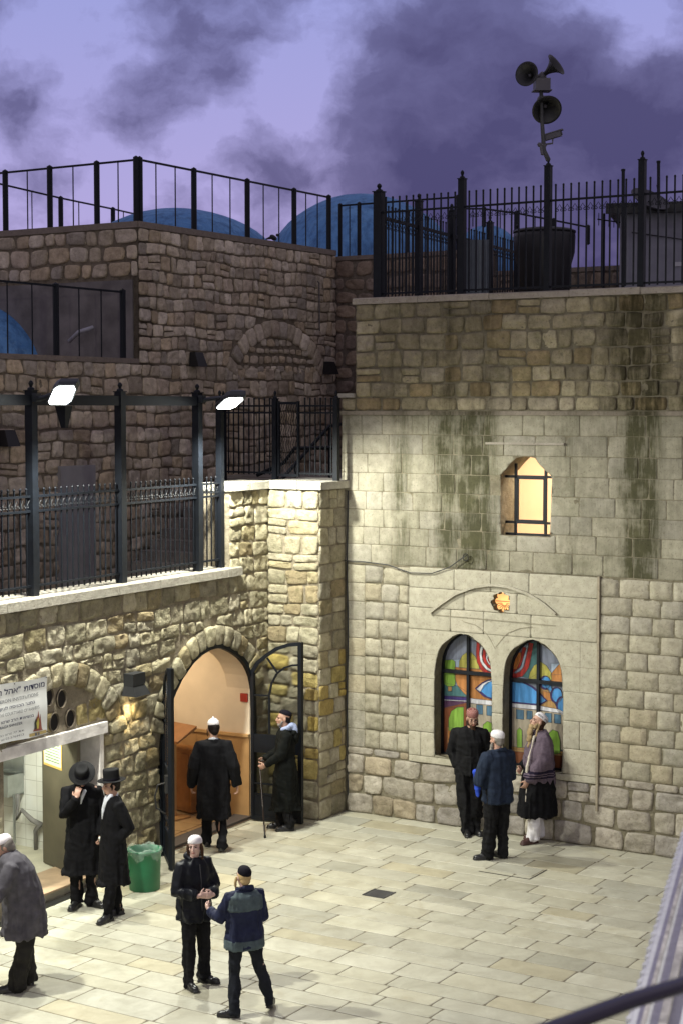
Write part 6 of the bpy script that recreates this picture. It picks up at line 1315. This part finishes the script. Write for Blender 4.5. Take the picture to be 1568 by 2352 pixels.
m = MB(); obox(m, bk, ax, .010, .055, .075); m.build('pages', C_['paper'], tb); m = MB(); obox(m, bk + ax @ V3(.0125, 0, 0), ax, .002, .058, .078); obox(m, bk - ax @ V3(.0125, 0, 0), ax, .002, .058, .078); obox(m, bk + ax @ V3(0, -.0565, 0), ax, .0145, .002, .078); m.build('cover', C_['black2'], tb)

# 3 tall top-hatted man, profile
r = G(262, 2108); p = Fig(r, wface(-62), 1.69, 'man in a tall black hat, open white collar and long black coat beside the bin', hyaw=0, hpitch=-3, elR=(.22, -.12, 1.13), wrR=(.15, .02, .97), hdR=(-.4, .4, -.7), curlR=.8, elL=(-.23, -.12, 1.12), wrL=(-.15, .02, .96), hdL=(.4, .4, -.7), curlL=.8,
    ankR=(.09, -.10, .09), kneeR=(.10, -.02, .5), ankL=(-.10, .10, .09), kneeL=(-.10, .06, .5), toeR=(-.05, 1), toeL=(-.6, 1))
p.body().legs('black').shoes(); p.coat('black', std(.43, .185, .20, .96), sr=(.074, .066, .054)); p.hairp('hairblack', HAIR + [([(.07, .01, .0), (.078, .02, -.05)], [.012, .008]), ([(-.07, .01, .0), (-.078, .02, -.05)], [.012, .008])])
hat(p, [(.088, -.004), (.160, .002), (.164, .006), (.161, .009), (.099, .006), (.0955, .012), (.092, .07), (.093, .128), (.089, .139), (.05, .144), (0, .145)])
m = MB(); p.tb(m, [(.045, .03, 1.50), (.02, .075, 1.44), (-.0, .115, 1.33), (0, .135, 1.22)], [.030, .030, .026, .008]); p.tb(m, [(-.045, .03, 1.50), (-.02, .075, 1.44), (0, .115, 1.33)], [.030, .030, .022]); p.tb(m, [(-.05, -.03, 1.49), (0, -.055, 1.50), (.05, -.03, 1.49)], [.016, .018, .016]); m.build('shirt_collar', C_['shirt'], p.t, smooth=True)
p.hairp('hairblack', [([(-.015, .098, -.047), (.015, .098, -.047)], [.004, .004]), ((0, .072, -.098), (.016, .014, .02))], name='beard', voxel=.005)

# 4 walking into the doorway
r = G(492, 1950); p = Fig(r, unit(LD * .8 - RD * .6), 1.76, 'man in a long black overcoat and white cap stepping through the arched doorway', hyaw=-12, hpitch=-10, kneeR=(.09, .02, .5), ankR=(.10, -.17, .115), kneeL=(-.09, .16, .5), ankL=(-.09, .16, .09), toeR=(.02, .2), toeL=(-.02, .2),
    elR=(.27, -.08, 1.12), wrR=(.31, .0, .86), hdR=(.1, .2, -1), elL=(-.27, -.06, 1.12), wrL=(-.29, .06, .86), hdL=(-.05, .25, -1))
p.body().legs('black').shoes(); p.coat('black', std(.43, .225, .185, 1.1), sr=(.085, .078, .066), short=.0); p.hairp('hairblack', HAIR + [([(-.074, .02, .0), (-.082, .03, -.06), (-.078, .03, -.1)], [.014, .010, .006])])
p.cap('white', [(.0835, .020), (.0855, .030), (.083, .052), (.075, .073), (.058, .092), (.036, .106), (.018, .113), (.010, .120), (.009, .135), (0, .140)], name='knit_cap')
m = MB(); p.tb(m, [(-.055, -.02, 1.485), (0, -.062, 1.50), (.055, -.02, 1.485)], [.016, .019, .016]); m.build('shirt_collar', C_['shirt'], p.t, smooth=True)

# 5 man with a cane
r = G(655, 1905); p = Fig(r, wface(-84), 1.70, 'man in a dark parka with a pale blue hood leaning on a walking cane', hyaw=-6, hpitch=4, skin='skin', elR=(.22, .06, 1.13), wrR=(.18, .27, 1.00), hdR=(0, .7, -.6), curlR=1.0, elL=(-.22, .08, 1.13), wrL=(-.15, .29, .98), hdL=(.2, .8, -.5), curlL=1.0, kneeR=(.09, .03, .5), ankL=(-.09, -.06, .09), ankR=(.09, .05, .09), toeR=(-.05, 1), toeL=(-.1, 1))
p.body().legs('black2', (.09, .075, .07)).shoes(); p.coat('parka', std(.30, .20, .235, 1.06, -.01), sr=(.085, .076, .06), amp=.010)
p.hairp('hairblack', [((0, -.03, .02), (.079, .084, .074)), ((0, -.05, -.02), (.062, .055, .055))]); p.cap('velvet', SMALLK[:1] + [(.083, .045)][:0] + [(.080, .030), (.083, .035), (.078, .062), (.064, .082), (.04, .094), (.018, .098), (0, .099)], tilt=14, back=.006)
p.hairp('hairgrey', [((0, .05, -.085), (.040, .032, .030)), ([(.06, .02, -.03), (.05, .045, -.075)], [.012, .012]), ([(-.06, .02, -.03), (-.05, .045, -.075)], [.012, .012])], name='beard', voxel=.006)
m = MB(); p.tb(m, [(-.08, .06, 1.47), (-.10, -.04, 1.50), (0, -.12, 1.50), (.10, -.04, 1.50), (.08, .06, 1.47)], [.025, .042, .055, .042, .025]); p.el(m, (0, -.13, 1.44), (.10, .05, .09)); co, Fc = remesh(m, .009, 2, .008, 5); link('hood', co, Fc, C_['hood'], p.t, smooth=True)
m = MB(); p.tb(m, [(-.08, -.10, 1.44), (0, -.16, 1.40), (.08, -.10, 1.44)], [.04, .06, .04]); p.el(m, (0, -.15, 1.34), (.11, .05, .11)); co, Fc = remesh(m, .009, 2, .010, 6); link('parka_hood', co, Fc, C_['parka'], p.t, smooth=True)
gc = G(609, 1925); hc = p.W((.15, .355, .955)); tc_ = thing('walking_cane', 'thin dark walking cane held by the man in the hooded parka', 'cane', gc)
m = MB(); m.tube([gc, gc + (hc - gc) * .99], [.011, .011], 8); m.build('shaft', C_['wood'], tc_); m = MB(); f_ = p.R @ V3(0, 1, 0); m.tube([hc - Z * .02, hc + Z * .015, hc + Z * .025 - f_ * .03, hc + Z * .02 - f_ * .10], [.011, .013, .014, .012], 8); m.build('grip', C_['wood'], tc_, smooth=True)
m = MB(); m.lathe(gc, [(.017, 0), (.017, .03), (.012, .045)], 12); m.build('rubber_tip', C_['shoe'], tc_)

# 6 boy, white cap, facing
r = G(448, 2262); p = Fig(r, wface(38), 1.57, 'boy in a black jacket and white cap with dark sidelocks, looking up at the viewer', skin='skinpale', hyaw=48, hpitch=-2, hroll=4, shR=(.165, 0, 1.40), shL=(-.165, 0, 1.40), elR=(.245, .02, 1.13), wrR=(.085, .235, 1.10), hdR=(-1, .25, .05), hnR=(0, -1, 0), curlR=.9,
    elL=(-.245, .02, 1.13), wrL=(-.085, .25, 1.09), hdL=(1, .25, .05), hnL=(0, -1, 0), curlL=.9, ankR=(.12, .06, .09), kneeR=(.11, .06, .5), ankL=(-.13, -.02, .09), kneeL=(-.11, .03, .5), toeR=(.1, 1), toeL=(-.55, .9))
p.body().legs('black2', (.085, .068, .066)).shoes(); p.coat('nylon', std(.77, .205, .165, 1.06), sr=(.080, .076, .062), amp=.012, name='jacket', short=.02)
p.hairp('hairbrown', HAIR + [([(.073, .005, .02), (.084, .015, -.03), (.080, .02, -.10), (.074, .02, -.15)], [.018, .017, .015, .010]), ([(-.073, .005, .02), (-.084, .015, -.03), (-.080, .02, -.10), (-.074, .02, -.15)], [.018, .017, .015, .010])])
p.cap('white', [(.0850, .010), (.0880, .022), (.087, .045), (.079, .068), (.063, .088), (.040, .100), (.018, .104), (0, .105)], name='knit_cap', tilt=10, up=-.014)
m = MB(); p.tb(m, [(.07, .045, 1.47), (.085, -.04, 1.50), (0, -.10, 1.51), (-.085, -.04, 1.50), (-.07, .045, 1.47)], [.022, .032, .036, .032, .022]); co, Fc = remesh(m, .008, 2, .004, 6); link('collar', co, Fc, C_['nylon'], p.t, smooth=True)
m = MB(); p.tb(m, [(0, .118, 1.42), (0, .142, 1.25), (0, .150, 1.05), (0, .168, .82)], .006, 6); m.build('zip', simple('zip_grey', (.03, .03, .035), .5, 0), p.t)

# 7 boy from behind
r = G(562, 2326); p = Fig(r, wface(205), 1.46, 'fair-haired boy seen from behind in a navy and grey jacket and black skullcap', skin='skinpale', hyaw=-8, hpitch=2, elL=(-.26, .10, 1.14), wrL=(-.31, .33, 1.18), hdL=(-.1, 1, .25), hnL=(1, 0, .2), curlL=.8, elR=(.215, -.02, 1.13), wrR=(.16, .14, 1.03), hdR=(-.4, .8, -.3),
    hipL=(-.09, 0, .90), hipR=(.09, 0, .90), kneeL=(-.11, .02, .49), ankL=(-.16, -.09, .09), kneeR=(.20, -.03, .49), ankR=(.30, -.06, .13), toeL=(-.75, .45), toeR=(.35, .6))
p.body().legs('dtrous', (.088, .066, .056)).shoes(); p.coat('bluejk', [q for q in std(.80, .215, .165, 1.15)], sr=(.080, .074, .056), amp=.012, name='jacket', short=.03)
# grey yoke and hem panels lie 3 mm over the jacket
def band(p, secs, mat, name, z0, z1, grow=.012, amp=.008):
    m = MB(); S_ = [(z, rx + grow, ry + grow, cx, cy) for z, rx, ry, cx, cy in secs if z0 - 1e-6 <= z <= z1 + 1e-6]; V = []; Fc = []; n = 40
    for z, rx, ry, cx, cy in S_:
        for k in range(n):
            a = 2 * math.pi * k / n; c, si = math.cos(a), math.sin(a); e = 2.4; dn = (abs(c) ** e + abs(si) ** e) ** (1 / e); V.append(p.W((cx + rx * c / dn, cy + ry * si / dn, z)))
    for i in range(len(S_) - 1):
        for k in range(n): k2 = (k + 1) % n; Fc.append((i * n + k, (i + 1) * n + k, (i + 1) * n + k2, i * n + k2))
    Fc.append(tuple(range(n))); Fc.append(tuple((len(S_) - 1) * n + k for k in range(n - 1, -1, -1))); m.add(V, Fc); co, F2 = remesh(m, .011, 2, amp, 3, p.S); return link(name, co, F2, C_[mat], p.t, smooth=True)
sj = std(.80, .20, .155, 1.08); band(p, [(1.46, .13, .085, 0, -.005), (1.41, .213, .123, 0, -.005), (1.33, .219, .140, 0, 0), (1.25, .219, .148, 0, 0)], 'greyjk', 'yoke', 0, 2, .010); band(p, [(.90, .217, .166, 0, 0), (.85, .219, .168, 0, 0), (.79, .218, .168, 0, 0)], 'greyjk', 'hem_band', 0, 2, .012)
p.hairp('hairblond', [((0, -.026, .018), (.079, .088, .074)), ((0, -.05, -.03), (.064, .060, .066)), ([(-.078, .01, .0), (-.095, .02, -.06), (-.090, .02, -.13)], [.014, .013, .008]), ([(.078, .01, .0), (.088, .02, -.06), (.084, .02, -.10)], [.012, .011, .007])])
p.cap('velvet', [(.080, .018), (.083, .022), (.082, .048), (.074, .070), (.058, .088), (.036, .099), (.016, .103), (0, .104)], tilt=14, back=.008)
m = MB(); p.tb(m, [(-.08, .03, 1.47), (-.07, -.07, 1.50), (.07, -.07, 1.50), (.08, .03, 1.47)], [.022, .030, .030, .022]); co, Fc = remesh(m, .009, 2, .005, 6); link('collar', co, Fc, C_['bluejk'], p.t, smooth=True)

# 8 bearded man leaning on the window pier
r = G(1076, 1915); p = Fig(r, wface(2), 1.77, 'bearded man in black leaning by the window in a red patterned knitted cap', hyaw=-6, hpitch=-14, head=(-.035, .02, 1.60), neck=(-.02, 0, 1.46), shR=(.18, -.02, 1.40), shL=(-.19, -.01, 1.39), elR=(.25, -.06, 1.13), wrR=(.16, .02, .96), hdR=(-.5, .1, -.8), elL=(-.25, -.06, 1.13), wrL=(-.16, .02, .96), hdL=(.5, .1, -.8),
    hipR=(.09, 0, .92), hipL=(-.09, 0, .92), kneeR=(.085, .06, .50), ankR=(.03, .05, .09), kneeL=(-.09, .05, .50), ankL=(-.08, .0, .09), toeR=(.1, 1), toeL=(-.35, 1))
p.body().legs('black2', (.098, .080, .068), amp=.014).shoes(); p.coat('black2', std(.84, .19, .15, 1.0), sr=(.082, .074, .062), amp=.012, name='jacket')
p.hairp('hairbrown', [((0, -.03, .015), (.080, .082, .072)), ((0, -.05, -.04), (.068, .055, .06))]); p.cap('redknit', [(.085, .012), (.088, .022), (.088, .060), (.082, .080), (.064, .096), (.03, .106), (0, .108)], name='knit_cap')
p.hairp('hairbrown', [((0, .060, -.085), (.046, .036, .040)), ((0, .072, -.135), (.038, .030, .05)), ((.005, .076, -.19), (.026, .022, .055)), ((.0, .078, -.235), (.014, .014, .04)), ([(.066, .02, -.02), (.060, .045, -.08)], [.016, .02]), ([(-.066, .02, -.02), (-.060, .045, -.08)], [.016, .02]), ([(-.03, .09, -.048), (.03, .09, -.048)], [.008, .008])], name='beard', amp=.008)
m = MB(); 
for x in (-1, 1): m.tube([p.Hd((.031 * x + .020 * math.cos(a), .098, .0 + .015 * math.sin(a))) for a in np.linspace(0, 2 * math.pi, 15)], .0018, 5, cap=False); m.tube([p.Hd((.051 * x, .096, .004)), p.Hd((.076 * x, .0, .004))], .0018, 5)
m.tube([p.Hd((-.011, .098, .004)), p.Hd((.011, .098, .004))], .0018, 5); m.build('spectacles', C_['shoe'], p.t)

# 9 navy fleece man from behind
r = G(1140, 1973); p = Fig(r, wface(212), 1.71, 'man in a navy fleece and white skullcap seen from behind, clutching a bright blue cloth', hyaw=-14, hpitch=-4, elL=(-.28, .04, 1.08), wrL=(-.13, .21, 1.05), hdL=(1, .3, .1), hnL=(0, -1, 0), curlL=.9, elR=(.225, .02, 1.10), wrR=(.10, .20, 1.02), hdR=(-1, .3, .1), hnR=(0, -1, 0), curlR=.9,
    kneeR=(.10, .02, .5), kneeL=(-.10, .02, .5), ankL=(-.12, .03, .09), ankR=(.09, .0, .09), toeL=(-.9, .45), toeR=(-.15, .6))
p.body().legs('black2', (.10, .082, .07), amp=.012).shoes(); p.coat('navy', std(.78, .20, .165, 1.12), sr=(.092, .088, .068), amp=.011, name='jacket')
p.hairp('hairgrey', HAIR); p.cap('white2', [(.085, .006), (.0875, .020), (.087, .05), (.080, .071), (.062, .088), (.035, .098), (0, .100)], tilt=10, back=.004, name='skullcap')
p.hairp('hairgrey', [((0, .06, -.10), (.055, .035, .05)), ((-.02, .07, -.15), (.045, .03, .05)), ([(-.068, .02, -.03), (-.068, .035, -.10)], [.016, .02]), ([(.066, .02, -.03), (.06, .035, -.09)], [.016, .02])], name='beard', amp=.006)
bc = p.W((-.24, .17, 1.07)); m = MB(); p.tb(m, [(-.255, .15, 1.20), (-.22, .18, 1.10), (-.18, .20, .98), (-.17, .20, .84)], [.030, .045, .045, .028]); co, Fc = remesh(m, .009, 2, .012, 6); link('cloth_bundle', co, Fc, C_['bright'], None, smooth=True, label='crumpled bright blue cloth held under the arm of the man in navy', cat='cloth')
m = MB(); p.tb(m, [(-.08, .03, 1.46), (-.06, -.075, 1.49), (.06, -.075, 1.49), (.08, .03, 1.46)], [.022, .028, .028, .022]); co, Fc = remesh(m, .009, 2, .004, 6); link('collar', co, Fc, C_['navy'], p.t, smooth=True)

# 10 shawled man looking up
r = G(1232, 1932); p = Fig(r, wface(-72), 1.79, 'long-bearded man in a mauve prayer shawl and white skullcap gazing upward by the window', hyaw=0, hpitch=24, head=(0, .0, 1.605), neck=(0, -.03, 1.46), chest=(0, -.02, 1.30), elR=(.22, -.02, 1.14), wrR=(.15, .16, .99), hdR=(-.3, .6, -.6), elL=(-.23, 0, 1.13), wrL=(-.13, .20, .86), hdL=(.2, .4, -1), curlL=.5,
    hipR=(.09, -.02, .92), hipL=(-.09, -.02, .92), kneeR=(.09, .0, .5), kneeL=(-.09, .06, .5), ankR=(.09, -.07, .09), ankL=(-.10, .10, .09), toeR=(.25, 1), toeL=(-.25, 1))
p.body().legs('white2', (.098, .088, .084), amp=.005).shoes('bshoe')
p.coat('black', [(1.475, .07, .07, 0, -.02), (1.44, .14, .09, 0, -.02), (1.40, .18, .11, 0, -.02), (1.2, .185, .15, 0, -.02), (.95, .205, .185, 0, -.01), (.60, .222, .235, 0, .0), (.36, .23, .25, 0, .0)], name='robe', sr=(.070, .062, .05), sleeves='R')
ss = [(1.50, .085, .075, 0, -.03), (1.46, .15, .10, 0, -.03), (1.40, .205, .13, 0, -.03), (1.25, .225, .165, 0, -.02), (1.08, .235, .185, 0, -.02), (.92, .235, .19, 0, -.03), (.80, .22, .17, .03, -.05), (.74, .17, .12, .05, -.07)]
p.coat('shawl', ss, name='shawl', sleeves='L', sr=(.09, .095, .085), amp=.015, seed=5, short=.03)
m = MB(); p.tb(m, [(-.11, .10, 1.44), (-.13, .16, 1.25), (-.13, .20, 1.05), (-.11, .215, .85), (-.10, .20, .78)], [.016, .02, .021, .022, .012]); co, Fc = remesh(m, .008, 2, .005, 6); link('shawl_edge', co, Fc, C_['cream'], p.t, smooth=True)
for (x, y) in ((-.10, .20), (.14, -.20)):
    m = MB(); p.tb(m, [(x, y, .80), (x - .01, y + .02, .6), (x, y + .02, .38)], [.006, .006, .009], 6); m.build('fringe', C_['cream'], p.t)
p.hairp('hairbrown', [((0, -.03, .015), (.079, .084, .070)), ((0, -.05, -.05), (.062, .055, .06)), ((.0, -.055, -.11), (.05, .035, .06))])
p.hairp('beardblond', [((0, .06, -.09), (.048, .038, .045)), ((0, .055, -.15), (.048, .036, .06)), ((0, .03, -.22), (.040, .030, .07)), ((0, .0, -.30), (.026, .022, .06)), ([(.064, .02, -.02), (.058, .04, -.08)], [.015, .02]), ([(-.064, .02, -.02), (-.058, .04, -.08)], [.015, .02]), ([(-.078, .0, -.02), (-.086, .0, -.10), (-.078, -.02, -.2)], [.012, .013, .009])], name='beard', amp=.009)
o = p.cap('white2', [(.085, .018), (.0875, .026), (.086, .052), (.077, .073), (.060, .090), (.034, .100), (0, .102)], tilt=16, back=.006)
def captext(p, s, tilt, back):
    a = math.radians(tilt); Rx = np.array([[1, 0, 0], [0, math.cos(a), -math.sin(a)], [0, math.sin(a), math.cos(a)]]); ax = p.hax() @ Rx @ np.diag([.93, 1.16, 1]); c = p.Hd((0, -.012 - back, .03)); m = MB(); R_ = random.Random(4)
    for k in range(9):
        if k == 4: continue
        a0 = math.pi + math.radians(-58 + 13 * k); pt = lambda da, h: c + ax @ V3(.0895 * p.S * math.cos(a0 + da), .0895 * p.S * math.sin(a0 + da), h * p.S)
        m.add([pt(-.075, .030), pt(-.035, .030), pt(-.035, .048), pt(-.075, .048)], [(0, 1, 2, 3)]); m.add([pt(.03, .030), pt(.07, .030), pt(.07, .048), pt(.03, .048)], [(0, 1, 2, 3)]); m.add([pt(-.075, .048), pt(.07, .048), pt(.07, .053), pt(-.075, .053)], [(0, 1, 2, 3)])
    m.build('cap_lettering', C_['stripe'], p.t)
captext(p, '', 16, .006)
